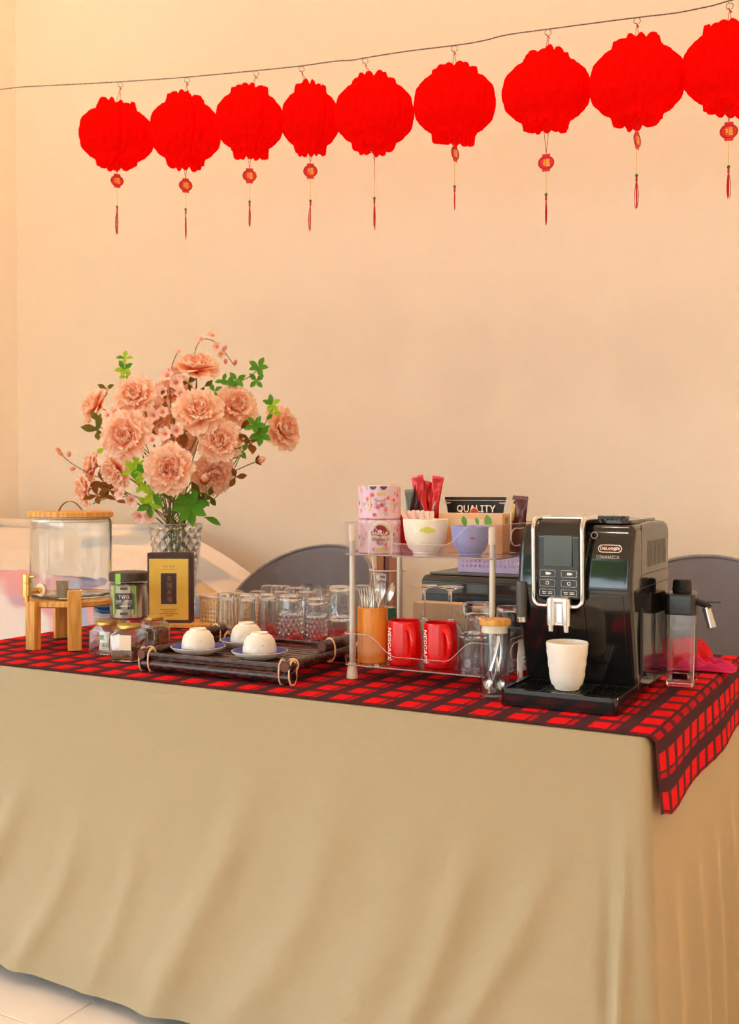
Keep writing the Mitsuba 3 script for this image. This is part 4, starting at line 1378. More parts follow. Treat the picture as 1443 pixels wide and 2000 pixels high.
for px, yy, m_, kind, lab in rows:
    P = at_y(px, 1200, yy)
    solo('tumbler', m_ if kind == 'g' else THIN[id(m_)], 'm_glass' if kind == 'g' else 'm_pane', lab, 'glass', smooth=40, M=mat((P[0], P[1], CLOTH + .0012), r2.rand() * 60), group='upturned glasses behind the bamboo tray')
# two low stacked glasses at the right end
P = at_y(663, 1200, 2.74)
S2 = mat((P[0], P[1], CLOTH + .0012))
solo('tumbler', SHORT, 'm_glass', 'short tumbler upside down beside the rack, lower of a stack of two', 'glass', smooth=40, M=S2, group='stacked short tumblers')
solo('tumbler', SHORT, 'm_glass', 'short tumbler upside down beside the rack, upper of a stack of two', 'glass', smooth=40, M=S2 @ mat((0, 0, .0786)), group='stacked short tumblers')
# ------------------------------------------------------------------ the drinks dispenser on its wooden stand
DX, DY = -.792, 2.765
DM = mat((DX, DY, CLOTH + .001), 0)
dsp = thing('drink_dispenser', 'empty glass drink dispenser with wooden lid and brass tap on a wooden stand', 'drink dispenser', DM)
stand = part(dsp, 'stand_plate', lathe([(.070, .108), (.118, .108), (.122, .111), (.122, .121), (.119, .124), (.070, .124)], 64, closed=True), 'm_wood', smooth=40)
for i, (px, py, h, rz) in enumerate(((50, 1272, .126, -28), (150, 1280, .153, 62), (127, 1251, .160, 62), (222, 1258, .155, -28))):
    P = at_z(px, py, CLOTH)
    o = np.array([P[0] - DX, P[1] - DY]); o = o / np.linalg.norm(o) * .124
    a = math.degrees(math.atan2(o[1], o[0]))
    part(dsp, 'leg', box(.022, .034, h, (0, 0, h / 2), .0012), 'm_wood', smooth=False, M=mat((o[0], o[1], 0), a))
part(dsp, 'cross_bar', box(.225, .024, .014, (0, 0, .115), .001), 'm_wood', smooth=False, M=mat(rz=-58))
part(dsp, 'cross_bar', box(.225, .024, .014, (0, 0, .1152), .001), 'm_wood', smooth=False, M=mat(rz=32))
JR = .105
jb = part(dsp, 'glass_jar', lathe([(0, .1245), (JR - .010, .1245), (JR - .002, .129), (JR, .137), (JR, .325), (JR - .004, .333), (JR - .006, .336), (JR - .009, .336), (JR - .008, .333), (JR - .0042, .324), (JR - .0042, .138), (JR - .008, .134), (JR - .014, .1325), (0, .1315)], 72), 'm_glass', smooth=40)
part(jb, 'glass_rim', tube([((JR - .005) * math.cos(a), (JR - .005) * math.sin(a), .3355) for a in np.linspace(0, 2 * math.pi, 65)[:-1]], .0022, 8, closed=True), 'm_pane_edge')
dl = part(dsp, 'lid', lathe([(0, .337), (JR + .001, .337), (JR + .004, .339), (JR + .004, .350), (JR + .001, .353), (0, .353)], 72), 'm_wood', smooth=40, label='round wooden lid')
part(dl, 'seal', lathe([(JR - .010, .3245), (JR - .0075, .326), (JR - .0075, .3365), (0, .3365), (0, .3245)], 64, closed=True), 'm_cream_plastic', smooth=40)
pr('m_leather', '8a6444', 0.55)
hp = spline([(-.034, 0, .353), (-.026, 0, .368), (-.012, 0, .3785), (.004, 0, .3785), (.018, 0, .368), (.030, 0, .3535)], 26)
hm, _ = grid(lambda u, v: (np.interp(u, np.linspace(0, 1, 26), hp[:, 0]), .011 * (2 * v - 1), np.interp(u, np.linspace(0, 1, 26), hp[:, 2]) + 0 * v), 26, 5, uv=True)
lh = part(dl, 'strap_handle', solid(hm, .002), 'm_leather', smooth=40, M=mat((.005, -.01, 0), 8), label='brown leather strap')
part(lh, 'rivet', lathe([(0, .3545), (.0035, .3545), (.003, .357), (0, .358)], 14), 'm_steel', M=mat((.031, -.012, 0)))
part(dl, 'slot', box(.03, .006, .0012, (-.05, -.03, .3532)), 'm_leather', smooth=False)
# tap
td = np.array([-.50, -.866])
TM = mat((td[0] * JR, td[1] * JR, .152), math.degrees(math.atan2(td[1], td[0])))   # local x outwards
tap = part(dsp, 'tap', cat(mv(lathe([(0, 0), (.0095, 0), (.0095, .010), (.0075, .012), (.0062, .034), (.0062, .046), (0, .046)], 24), ry=90), mv(lathe([(0, -.026), (.0062, -.026), (.0066, -.018), (.0066, -.014), (.0108, -.013), (.0115, -.010), (.0115, .018), (.0108, .020), (.0115, .0215), (.0115, .042), (.0095, .045), (0, .045)], 28), .046)), 'm_brass', smooth=40, M=TM)
part(tap, 'washer', mv(lathe([(0, -.006), (.017, -.006), (.017, .002), (.011, .005), (0, .005)], 28), ry=90), 'm_cream_plastic', smooth=40)
part(tap, 'lever', tube([(.046, .0, .036), (.046, .030, .039)], .0032, 10), 'm_brass', M=mat(rz=0))

# ------------------------------------------------------------------ jars of tea
pr('m_tea_leaf', mikit.proc(lambda p, n, uv: mikit.mix(C('3a2418'), C('a5713f'), mikit.noise(p.x * 420, p.y * 420, p.z * 420))), 0.9)
pr('m_tea_bags', mikit.proc(lambda p, n, uv: mikit.mix(C('6e4a3a'), C('cdb7a0'), mikit.smoothstep(.35, .65, mikit.noise(p.x * 110 + p.y * 60, p.y * 30, p.z * 14)))), 0.7)
pr('m_green_label', '8cc63a', 0.5)
pr('m_label_dark', '423a33', 0.5)
pr('m_lid_brown', '3a2a22', 0.35)


def square_jar(px, py, R, H, rot, label):
    P = at_z(px, py, CLOTH)
    d = P[:2] / np.linalg.norm(P[:2])
    c = P[:2] + d * R * 1.05
    t = thing('spice_jar', label, 'jar', mat((c[0], c[1], CLOTH + .001), TROT + rot), 'small square jars with gold lids')
    w = 2 * R
    part(t, 'glass_body', rect_loft([(w - .006, w - .006, .010, 0), (w, w, .012, .004), (w, w, .012, H - .022), (w * .82, w * .82, .020, H - .013), (w * .76, w * .76, .024, H - .006), (w * .70, w * .70, .022, H - .006), (w * .74, w * .74, .018, H - .014), (w - .005, w - .005, .0095, H - .0235), (w - .005, w - .005, .0095, .0055), (w - .012, w - .012, .008, .0035)], 6), 'm_glass', smooth=40)
    part(t, 'lid', lathe([(0, H - .010), (R * .78, H - .010), (R * .80, H - .008), (R * .80, H - .001), (R * .76, H), (0, H)], 40), 'm_gold_foil', smooth=40, label='gold metal lid')
    return t, w


fr, fw = square_jar(252, 1294, .036, .086, 10, 'square glass jar with gold lid and blue-striped paper inside, frontmost of three')
part(fr, 'contents', grid(lambda u, v: ((fw - .008) * (u - .5), (fw - .008) * (v - .5), .026 + .022 * meshkit.noise(np.stack([u * 5, v * 5, u * 0], -1), 4) + .016 * (u - .5)), 18, 18), 'm_tea_leaf', smooth=False, label='loose brown tea')
part(fr, 'contents_base', rect_loft([(fw - .010, fw - .010, .008, .004), (fw - .007, fw - .007, .008, .014), (fw - .007, fw - .007, .008, .026)]), 'm_tea_leaf')
part(fr, 'paper_slip', box(.030, .0006, .038, (-.004, -fw / 2 + .005, .046), 0), 'm_paper_white', smooth=False, M=mat((0, 0, 0), 0, 0, -14))
part(fr, 'blue_stripe', box(.008, .0006, .030, (.002, -fw / 2 + .0042, .046)), 'm_foil_teal' if False else 'm_bowl_blue', smooth=False, M=mat((0, 0, 0), 0, 0, 24))
part(fr, 'paper_slip', box(.032, .0005, .036, (.012, -fw / 2 - .0006, .046)), 'm_cream_print', smooth=False)
le, lw = square_jar(208, 1280, .0335, .080, 0, 'square glass jar with gold lid and a green patterned tea bag inside, at the left')
part(le, 'tea_bag', cat(sachet(.030, .046, .004, 71, .004)), 'm_paper_white', smooth=50, M=mat((.0, -.006, .008), 8))
part(le, 'green_print', cat(box(.010, .0008, .012, (-.006, -.0115, .040)), box(.012, .0008, .010, (.005, -.0115, .022))), 'm_leaf_print', smooth=False)
part(le, 'tea_bag', sachet(.028, .040, .004, 72, .004), 'm_leaf_print', smooth=50, M=mat((.004, .008, .008), -10))
ri, rw_ = square_jar(300, 1268, .0335, .080, 6, 'square glass jar with gold lid and brown tea behind the bamboo tray rod')
part(ri, 'contents', rect_loft([(rw_ - .010, rw_ - .010, .008, .004), (rw_ - .007, rw_ - .007, .008, .012), (rw_ - .007, rw_ - .007, .008, .046), (rw_ - .016, rw_ - .02, .008, .050)]), 'm_tea_leaf', smooth=False, label='loose brown tea')
# the big jar stands on the three gold lids
lids = [PLACE[k][:2, 3] for k in (fr, le, ri)]
jc = np.mean(lids, 0) + np.array([-.002, .018])
tj = thing('tea_jar', 'round tea jar with black lid and green label standing on the gold-lidded jars', 'jar', mat((jc[0] - .004, jc[1], CLOTH + .0875), 6))
TJ = .0475
part(tj, 'glass_body', lathe([(0, 0), (TJ - .003, 0), (TJ, .003), (TJ, .088), (TJ - .004, .092), (TJ - .004, .0935), (TJ - .006, .0935), (TJ - .006, .091), (TJ - .0022, .087), (TJ - .0022, .004), (TJ - .005, .0022), (0, .0022)], 56), 'm_glass', smooth=40)
part(tj, 'lid', lathe([(0, .094), (TJ + .001, .094), (TJ + .002, .096), (TJ + .002, .114), (TJ, .116), (TJ - .004, .117), (0, .1165)], 56), 'm_lid_brown', smooth=40, label='black screw lid')
part(tj, 'contents', lathe([(0, .003), (TJ - .005, .003), (TJ - .003, .006), (TJ - .003, .082), (TJ - .01, .086), (0, .087)], 40), 'm_tea_bags', smooth=40)
gl = part(tj, 'label', wrap(upright(prism(rrect(.062, .072, .003), .0005), 0, 0, .048), TJ + .0004, -.008), 'm_green_label', smooth=False, label='bright green paper label')
part(tj, 'seal_strip', wrap(upright(prism(rrect(.015, .026, .001), .0005), 0, 0, .102), TJ + .0025, -.022), 'm_green_label', smooth=False)
bl = part(gl, 'dark_field', wrap(upright(prism(rrect(.048, .040, .004), .0005), 0, -.0006, .046), TJ + .0004, -.007), 'm_label_dark', smooth=False)
part(bl, 'lettering', wrap(cat(upright(text('TWG', .0085, .0005), 0, -.0012, .0575), upright(text('EARL GREY', .0055, .0005), 0, -.0012, .0465), upright(prism(rrect(.040, .0008, .0002), .0005), 0, -.0012, .040), upright(text('TEA', .005, .0005), .003, -.0012, .0335)), TJ + .0004, -.007) if False else wrap(cat(upright(text('TWG', .0085, .0005), 0, -.0012, .0575), upright(text('EARL GREY', .0055, .0005), 0, -.0012, .0465), upright(prism(rrect(.040, .0008, .0002), .0005), 0, -.0012, .040), upright(prism(rrect(.026, .0016, .0005), .0005), .003, -.0012, .0345)), TJ + .0004, -.007), 'm_white_print', smooth=False)
for zz in (.015, .078):
    part(gl, 'band_print', wrap(upright(prism(rrect(.018, .006, .001), .0005), 0, -.0006, zz), TJ + .0004, -.007), 'm_label_dark', smooth=False)

# ------------------------------------------------------------------ gold gift box on a wooden slab
G = at_y(330, 1214, 3.10)
SLZ = .012
slabw = mat((G[0] + .03, G[1] + .02, CLOTH + .001), TROT + 18)
solo('wooden_board', box(.21, .13, SLZ, (0, .02, SLZ / 2), .002), 'm_wood', 'small tan wooden board under the gold tea box', 'board', smooth=False, M=slabw)
GM = mat((G[0], G[1], CLOTH + SLZ + .0015), -3)
GW, GH, GD = .130, .208, .05
gb = thing('gift_box', 'gold tea gift box with dark brown edges and a dark central panel', 'box', GM)
part(gb, 'case', box(GW, GD, GH, (0, GD / 2, GH / 2), .001), 'm_dark_brown' if False else 'm_foil_brown_matte', smooth=False)
pr('m_foil_brown_matte', '43241a', 0.45)
pr('m_gold_card', (0.82, 0.50, 0.07), 0.38, 0.45)
fp = part(gb, 'front_panel', upright(prism(rrect(GW - .012, GH - .026, .001), .0012), 0, -.0002, GH / 2 - .004), 'm_gold_card', smooth=False)
wp = part(fp, 'window_panel', upright(prism(rrect(.047, .092, .001), .0008), 0, -.0013, GH / 2 - .002), 'm_foil_brown_matte', smooth=False)
part(fp, 'window_border', upright(prism(frame_poly(.050, .095, .0014, .001), .0008), 0, -.0012, GH / 2 - .002), 'm_tin_gold', smooth=False)


def strokes(segs, w):
    """a written character from line segments on the unit square"""
    return shapely.union_all([shapely.LineString(s).buffer(w, cap_style='square' if len(s) > 2 else 'flat') for s in segs])


FU = strokes([[(.2, .97), (.28, .86)], [(.05, .76), (.40, .76), (.08, .40)], [(.24, .58), (.24, .02)], [(.28, .50), (.40, .40)],
              [(.48, .93), (.97, .93)], [(.56, .62), (.56, .80), (.90, .80), (.90, .62), (.56, .62)], [(.52, .04), (.52, .50), (.95, .50), (.95, .04), (.52, .04)], [(.735, .04), (.735, .50)], [(.52, .27), (.95, .27)]], .045)
CHA = strokes([[(.05, .85), (.95, .85)], [(.32, .98), (.32, .72)], [(.68, .98), (.68, .72)], [(.5, .70), (.05, .38)], [(.5, .70), (.95, .38)], [(.25, .38), (.75, .38)], [(.5, .52), (.5, .0)], [(.3, .25), (.15, .08)], [(.7, .25), (.85, .08)]], .05)
for i in range(4):
    ch = shapely.affinity.translate(shapely.affinity.scale(CHA if i % 2 == 0 else FU, .016, .017, origin=(0, 0)), -.008, -.008)
    part(wp, 'character', upright(prism(ch, .0005), .002, -.0022, GH / 2 + .028 - i * .0205), 'm_leather', smooth=False)
for i, w in enumerate((.052, .036, .060, .026)):
    part(fp, 'text_line', upright(prism(rrect(w, .0018, .0005), .0005), 0, -.0012, .040 - i * .0062), 'm_leather', smooth=False)
for x in (-.014, -.005, .005, .014):
    part(fp, 'heading_character', upright(prism(shapely.affinity.translate(shapely.affinity.scale(CHA, .006, .006, origin=(0, 0)), -.003, -.003), .0005), x, -.0012, .168), 'm_leather', smooth=False)
part(fp, 'heading_line', upright(prism(rrect(.050, .0012, .0004), .0005), 0, -.0012, .160), 'm_leather', smooth=False)

# saucer stack behind the jars
q = at_y(217, 1200, 3.10)
pr('m_saucer_blue', '2f7fb8', 0.15, clearcoat=0.6)
pr('m_saucer_white', 'dfe0e2', 0.15, clearcoat=0.6)
small = lathe([(0, 0), (.034, 0), (.036, .002), (.050, .009), (.056, .0135), (.0555, .0142), (.048, .0108), (.034, .0045), (0, .004)], 48)
for i, bl_ in enumerate((0, 0, 0, 0, 1, 1, 0)):
    solo('saucer', small, 'm_saucer_blue' if bl_ else 'm_saucer_white', f'{"blue" if bl_ else "white"} saucer in the stack behind the tea jars, {["lowest", "second", "third", "fourth", "fifth", "sixth", "topmost"][i]} from the bottom' if i < 6 else 'white saucer on top of the stack behind the tea jars', 'saucer', smooth=40, M=mat((q[0] + .002 * math.sin(i * 2), q[1], CLOTH + .0012 + i * .0104)), group='saucers stacked behind the tea jars')

# perforated cream basket behind the tray
q = at_y(414, 1200, 3.12)
wb_ = thing('basket', 'cream perforated plastic basket with white rim behind the bamboo tray', 'basket', mat((q[0] + .055, q[1] + .03, CLOTH + .0015), TROT - 8))
pr('m_basket', 'e3c79b', 0.6)
part(wb_, 'wall', lattice_box(.15, .12, .088, .0125), 'm_basket', smooth=False)
part(wb_, 'rim', mv(prism(frame_poly(.158, .128, .006, .008), .005), z=.086), 'm_paper_white', smooth=False)
solo('folded_cloth', box(.13, .10, .06, (0, 0, .03), .012), 'm_basket', 'folded tan cloth lying inside the cream perforated basket', 'cloth', M=PLACE[wb_] @ mat((0, 0, .004)))

# ------------------------------------------------------------------ crystal vase
VX = at_y(344, 1200, 3.27)
VM = mat((VX[0], VX[1], CLOTH + .001))
vs = thing('vase', 'tall cut-crystal glass vase holding the peach artificial flowers', 'vase', VM)
VH = .300


def cut_vase():
    n, m = 120, 110
    th = np.linspace(0, 2 * np.pi, n, endpoint=False)
    z = np.linspace(.006, VH, m)
    A, Z = np.meshgrid(th, z, indexing='ij')
    R = .058 + .027 * (Z / VH) ** 1.2
    k = sst(.006, .02, Z) * (1 - sst(VH - .012, VH - .006, Z))
    g = np.abs(np.sin(A * 7 + Z * 80)) * np.abs(np.sin(A * 7 - Z * 80))
    R = R - .0075 * k * (1 - g)
    X = np.stack([R * np.cos(A), R * np.sin(A), Z], -1).reshape(-1, 3)
    i, j = np.meshgrid(np.arange(n), np.arange(m - 1), indexing='ij')
    i, j = i.ravel(), j.ravel()
    i2 = (i + 1) % n
    a, b, c_, d_ = i * m + j, i2 * m + j, i2 * m + j + 1, i * m + j + 1
    f = np.vstack([np.stack([a, b, c_], 1), np.stack([a, c_, d_], 1)])
    outer = tm(X, f)
    inner = lathe([(.0, .016), (.046, .016), (.048, .02)] + [(.058 + .027 * (t / VH) ** 1.2 - .0100, t) for t in np.linspace(.03, VH, 12)], n)
    return outer, inner


vo, vi = cut_vase()
# one closed glass body: outside, lip, inside, foot
iv = vi.copy(); iv.invert() if iv.face_normals[np.argmin(iv.triangles_center[:, 2])][2] < 0 else None
lip = lathe([(.085, VH), (.084, VH + .002), (.0785, VH + .002), (.0765, VH)], 120)
foot = lathe([(0, 0), (.055, 0), (.058, .006)], 120)
part(vs, 'glass_body', cat(vo, lip, foot, iv), 'm_glass', smooth=False)
part(vs, 'rim', tube([(.0805 * math.cos(a), .0805 * math.sin(a), VH + .003) for a in np.linspace(0, 2 * math.pi, 61)[:-1]], .0014, 6, closed=True), 'm_pane_edge')
# ------------------------------------------------------------------ the artificial flowers
def petal_tex(p, n, uv):
    v = uv.y
    k = mikit.cell_rand(uv.x * 18, 3)
    c = mikit.mix(C('fb9258'), C('ffc69e'), mikit.smoothstep(.05, .5, v))
    c = mikit.mix(c, C('ffe6d3'), mikit.smoothstep(.45, 1.0, v + .15 * (k - .5)))
    return c


def blossom_tex(p, n, uv):
    return mikit.mix(C('f09a78'), C('ffdfd2'), mikit.smoothstep(.1, .6, uv.y))


def heart_tex(p, n, uv):
    return mikit.mix(C('f2703a'), C('ffc8a4'), mikit.smoothstep(.15, .9, uv.y))


def thin(name, tex, dt=.4, rough=.6):
    c = tex if isinstance(tex, dict) else {'type': 'rgb', 'value': rgb(tex)}
    scene[name] = {'type': 'principledthin', 'base_color': c, 'roughness': rough, 'diff_trans': dt, 'eta': 1.3, 'spec_trans': 0.0}


thin('m_petal', mikit.proc(petal_tex))
thin('m_heart', mikit.proc(heart_tex))
thin('m_blossom', mikit.proc(blossom_tex))
thin('m_leaf_bright', 'a9d23a', .6, .45)
thin('m_leaf_mid', '5f9c34', .5, .4)
thin('m_leaf_dark', '6f6a30', .4, .45)
thin('m_leaf_rust', '8a5a2c', .4, .45)
pr('m_stem', '6f7a34', 0.5)
pr('m_stem_brown', '7a5a3a', 0.6)


def petal(L, W, a0, a1, ruf, seed, nu=9, nv=10, notch=.08):
    """base at the origin; the midline leaves along +z tilted by a0 (degrees from the axis) at the base to a1 at the tip, outwards along +x"""
    V1d = np.linspace(0, 1, 60)
    ang = np.radians(a0 + (a1 - a0) * V1d ** 1.1)
    X1 = np.r_[0, np.cumsum(np.sin(ang[:-1]))] / 59 * L
    Z1 = np.r_[0, np.cumsum(np.cos(ang[:-1]))] / 59 * L

    def f(u, v):
        s = 2 * u - 1
        w = W * np.sin(np.pi * np.clip(v * .86 + .05, 0, 1)) ** .75 * (.35 + .65 * v)
        ve = np.clip(v * (1 - notch * (np.cos(s * 9 + seed) * .5 + .5) * v - .10 * s * s), 0, 1)
        x, z = np.interp(ve, V1d, X1), np.interp(ve, V1d, Z1)
        a = np.interp(ve, V1d, ang)
        cup = .32 * W * s * s * (1 - .5 * v)
        r = ruf * v ** 2 * (np.sin(s * 7 + seed * 2.1) + .6 * np.sin(s * 13 + seed))
        d = -cup + r                                            # along the petal's outer normal (cos a, -sin a)
        return x + d * np.cos(a), s * w, z - d * np.sin(a)
    return grid(f, nu, nv, uv=True)


PET = {'outer': [petal(.064, .034, 56, 100, .0034, k) for k in range(3)], 'middle': [petal(.056, .030, 30, 74, .0042, 3 + k) for k in range(3)], 'inner': [petal(.046, .023, 8, 42, .0042, 6 + k) for k in range(3)]}


def ruffle(seed):
    r = np.random.RandomState(seed)
    ms, uvs = [], []
    for i in range(34):
        rr_ = r.rand()
        m, uv = petal(.026 + .014 * r.rand(), .010 + .007 * r.rand(), -14 + 26 * rr_, 0 + 40 * rr_, .0035, seed + i, 6, 7)
        ms.append(xf(m, mat((0.001 + .014 * rr_, 0, .008), 0))); ms[-1] = mv(ms[-1], rz=360 * r.rand())
        uvs.append(uv)
    return cat(*ms), np.vstack(uvs)


RUF = [ruffle(k) for k in (1, 2, 3)]


def leaf(L=.034, W=.0085, bend=25, fold=.25):
    def f(u, v):
        s = 2 * u - 1
        w = W * np.sin(np.pi * np.clip(v, 0, 1) ** 1.2) ** 1.0 * (1 - .25 * v ** 4) + .0004
        a = np.radians(bend) * v
        return s * w, v * L * np.cos(a * .5), np.abs(s) * w * fold - L * v * np.sin(a * .5)
    return grid(f, 7, 9)


LEAF = leaf()
BIGLEAF = leaf(.062, .0145, 20, .2)
SEPAL = leaf(.030, .010, -30, .2)


def to_vase(k, r=.03):
    a = k * 2.399
    return np.array([VX[0] + r * .9 * math.cos(a), VX[1] + r * .9 * math.sin(a), CLOTH + VH - .01]), np.array([VX[0] - .5 * r * math.cos(a), VX[1] - .5 * r * math.sin(a), CLOTH + .05])


def stem_to_vase(t, tip, d, k, rr=.0023, mtl='m_stem'):
    m, b = to_vase(k)
    tip, d = np.asarray(tip), np.asarray(d, float) / np.linalg.norm(d)
    L = np.linalg.norm(tip - m)
    pts = spline([b, m, m + (tip - m) * .35 + np.array([0, 0, .10 * L]), tip - d * L * .14, tip], 30)
    part(t, 'stem', tube(pts, rr, 6), mtl, smooth=True)


fr_ = np.random.RandomState(21)


def peony(k, px, py, dep, rad, axis, label):
    P = at_y(px, py, dep)
    s = rad * dep / F / .054
    ax = np.array(axis, float); ax /= np.linalg.norm(ax)
    c = P - ax * .018 * s
    M = look_mat(c, ax, k * 1.3, s)
    t = thing('peony', label, 'flower', np.eye(4), 'peonies in the crystal vase')
    for kind, n, ph in (('outer', 9, 0), ('middle', 9, .4), ('inner', 8, .2)):
        for i in range(n):
            m, uv = PET[kind][(i + k) % 3]
            part(t, f'{kind}_petal', m, 'm_petal', smooth=True, uv=uv, M=M @ mat((0, 0, 0), 360 * (i + ph + .25 * fr_.rand()) / n, ry=fr_.uniform(-9, 9)))
    m, uv = RUF[k % 3]
    part(t, 'ruffled_centre', m, 'm_heart', smooth=True, uv=uv, M=M)
    for i in range(4):
        part(t, 'sepal', SEPAL, 'm_leaf_dark', smooth=True, M=M @ mat((0, 0, -.004), 90 * i + 20, rx=70 + 12 * fr_.rand()))
    stem_to_vase(t, c - ax * .004, ax, k)
    return t


PEO = [(382, 716, 3.27, 47, (.05, -.45, .9), 'peach peony at the top of the bouquet, facing upwards'),
       (263, 772, 3.20, 44, (-.15, -.9, .45), 'peach peony at the upper left, right of the leftmost upper one'),
       (186, 791, 3.26, 41, (-.75, -.5, .45), 'peach peony at the far upper left of the bouquet, turned away left'),
       (246, 851, 3.11, 51, (-.12, -1, .12), 'large peach peony with an orange heart at the left of the bouquet'),
       (387, 803, 3.12, 51, (.08, -.85, .5), 'large pale peach peony in the middle of the bouquet'),
       (461, 793, 3.20, 44, (.4, -.85, .35), 'peach peony at the upper right of the bouquet'),
       (553, 838, 3.25, 44, (.8, -.55, .15), 'peach peony farthest right, beyond the other flowers'),
       (430, 860, 3.12, 44, (.25, -.95, .2), 'peach peony with a clear orange heart right of the middle'),
       (330, 916, 3.05, 50, (.0, -1, .12), 'large peach peony low in the front middle of the bouquet'),
       (416, 926, 3.16, 42, (.3, -.85, -.25), 'peach peony low at the right, facing down beside a rosebud'),
       (224, 920, 3.16, 37, (-.45, -.7, -.3), 'pink peony low at the left of the bouquet, above the jar lid'),
       (180, 908, 3.24, 32, (-.8, -.4, .2), 'small pink peony low at the far left'),
       (165, 956, 3.22, 34, (-.85, -.45, -.15), 'pink peony lowest at the left, behind the leather strap'),
       (338, 762, 3.36, 38, (-.1, -.8, .6), 'peach peony half hidden behind the top one'),
       (305, 815, 3.33, 36, (-.1, -.95, .2), 'peach peony half hidden in the middle of the bouquet'),
       (352, 862, 3.26, 36, (.05, -1, .1), 'peach peony deep inside the bouquet behind the front one')]
for k, a in enumerate(PEO):
    peony(k, *a)


def rosebud():
    ms, uvs = [], []
    for i in range(9):
        m, uv = petal(.036 + .004 * (i % 3), .016, 16 - i * .5, -12 + i * 2.6, .0012, i, 7, 8)
        ms.append(mv(m, rz=i * 137.5)); uvs.append(uv)
    return cat(*ms), np.vstack(uvs)


RB = rosebud()
for k, (px, py, dep, ax, s, lab) in enumerate(((500, 902, 3.17, (.7, -.45, .25), .85, 'pale rosebud at the right end of the bouquet on a thin stem'), (401, 946, 3.04, (.0, -.5, .9), .85, 'pale rosebud low in front of the right peony'))):
    c = at_y(px, py, dep)
    M = look_mat(c, ax, 0, s)
    t = thing('rosebud', lab, 'flower', np.eye(4))
    part(t, 'bud_petals', RB[0], 'm_petal', smooth=True, uv=RB[1], M=M)
    for i in range(4):
        part(t, 'sepal', SEPAL, 'm_leaf_rust', smooth=True, M=M @ mat((0, 0, -.003), 90 * i, rx=35))
    stem_to_vase(t, c, ax, 20 + k, .0018)


def five_petals():
    ms, uvs = [], []
    for i in range(6):
        m, uv = petal(.020, .0095, 35, 80, .0008, i, 6, 6)
        ms.append(mv(m, rz=i * 60)); uvs.append(uv)
    return cat(*ms), np.vstack(uvs)


FP = five_petals()
BUDM = lathe([(0, 0), (.004, .003), (.0058, .008), (.0045, .014), (0, .018)], 12)
thin('m_bud', 'f0a98c')


def spray(k, label, stem_px, blossoms, buds, dep=3.2, mtl='m_stem_brown'):
    t = thing('blossom_spray', label, 'flower', np.eye(4))
    pts = [at_y(x, y, d) for x, y, d in stem_px]
    part(t, 'twig', tube(spline(pts, 24), .0014, 6), mtl, smooth=True)
    m, b = to_vase(k)
    part(t, 'stem', tube(spline([b, m, (m * .5 + pts[0] * .5) + np.array([0, 0, .01]), pts[0]], 20), .0017, 6), mtl, smooth=True)
    for x, y, d, ax, s in blossoms:
        part(t, 'blossom', FP[0], 'm_blossom', smooth=True, uv=FP[1], M=look_mat(at_y(x, y, d), ax, x, s * 1.15))
    for x, y, d, ax in buds:
        part(t, 'bud', BUDM, 'm_bud', smooth=True, M=look_mat(at_y(x, y, d), ax, 0, 1.15))


spray(30, 'arching blossom spray above the top peony with buds hanging right', [(384, 742, 3.34), (380, 690, 3.36), (398, 662, 3.36), (425, 672, 3.36), (444, 695, 3.36), (459, 714, 3.36)],
      [(396, 664, 3.35, (-.4, -.8, .4), 1.0), (415, 658, 3.35, (.1, -.7, .7), 1.0), (424, 678, 3.35, (.2, -.9, .0), .95), (430, 690, 3.36, (.4, -.7, -.4), .8)], [(436, 684, 3.35, (.5, -.4, .6)), (441, 700, 3.36, (0, -.4, -1)), (458, 713, 3.36, (.3, -.4, .8))])
spray(31, 'thin twig with three pink buds reaching out at the far left', [(200, 935, 3.22), (165, 920, 3.22), (140, 905, 3.22), (120, 888, 3.22)], [], [(118, 884, 3.22, (-.5, -.4, .7)), (134, 893, 3.22, (.2, -.4, .9)), (148, 914, 3.21, (-.6, -.5, -.2)), (124, 888, 3.22, (-.9, -.3, .3))])
spray(32, 'blossoms on dark twigs low at the left between jar lid and vase', [(320, 1010, 3.22), (296, 990, 3.17), (270, 972, 3.14), (236, 962, 3.13)], [(240, 966, 3.12, (-.5, -.8, .2), 1.25), (258, 975, 3.12, (.1, -.9, -.3), 1.15), (276, 1006, 3.14, (-.3, -.9, -.4), 1.35), (292, 1008, 3.13, (.3, -.9, .1), 1.15)], [(232, 958, 3.12, (-.8, -.4, .2))])
spray(33, 'small blossoms on a twig between the left peonies', [(300, 870, 3.24), (250, 830, 3.2), (216, 808, 3.17)], [(213, 812, 3.16, (-.3, -.9, .2), 1.1), (224, 806, 3.16, (.3, -.9, .3), 1.0), (300, 812, 3.17, (.1, -1, .1), 1.2), (318, 806, 3.17, (.2, -1, .2), 1.1)], [])
spray(34, 'blossom twig rising left of the top peony', [(334, 830, 3.3), (332, 760, 3.24), (339, 705, 3.24), (346, 690, 3.25)], [(330, 735, 3.22, (-.3, -.9, .3), 1.3), (344, 748, 3.22, (.2, -1, .0), 1.4), (322, 765, 3.21, (-.4, -.9, 0), 1.2), (352, 770, 3.2, (.3, -.9, .2), 1.2), (349, 690, 3.25, (.2, -.5, .8), .9)], [(336, 728, 3.22, (-.5, -.4, .7))])
spray(35, 'blossoms deep in the middle of the bouquet', [(345, 900, 3.2), (336, 850, 3.14), (330, 830, 3.12)], [(325, 848, 3.11, (-.2, -1, .1), 1.3), (345, 842, 3.11, (.2, -1, .2), 1.3), (300, 860, 3.1, (-.2, -1, .1), 1.1), (336, 872, 3.1, (.1, -1, 0), 1.1), (352, 958, 3.12, (.0, -.9, -.4), 1.1)], [])


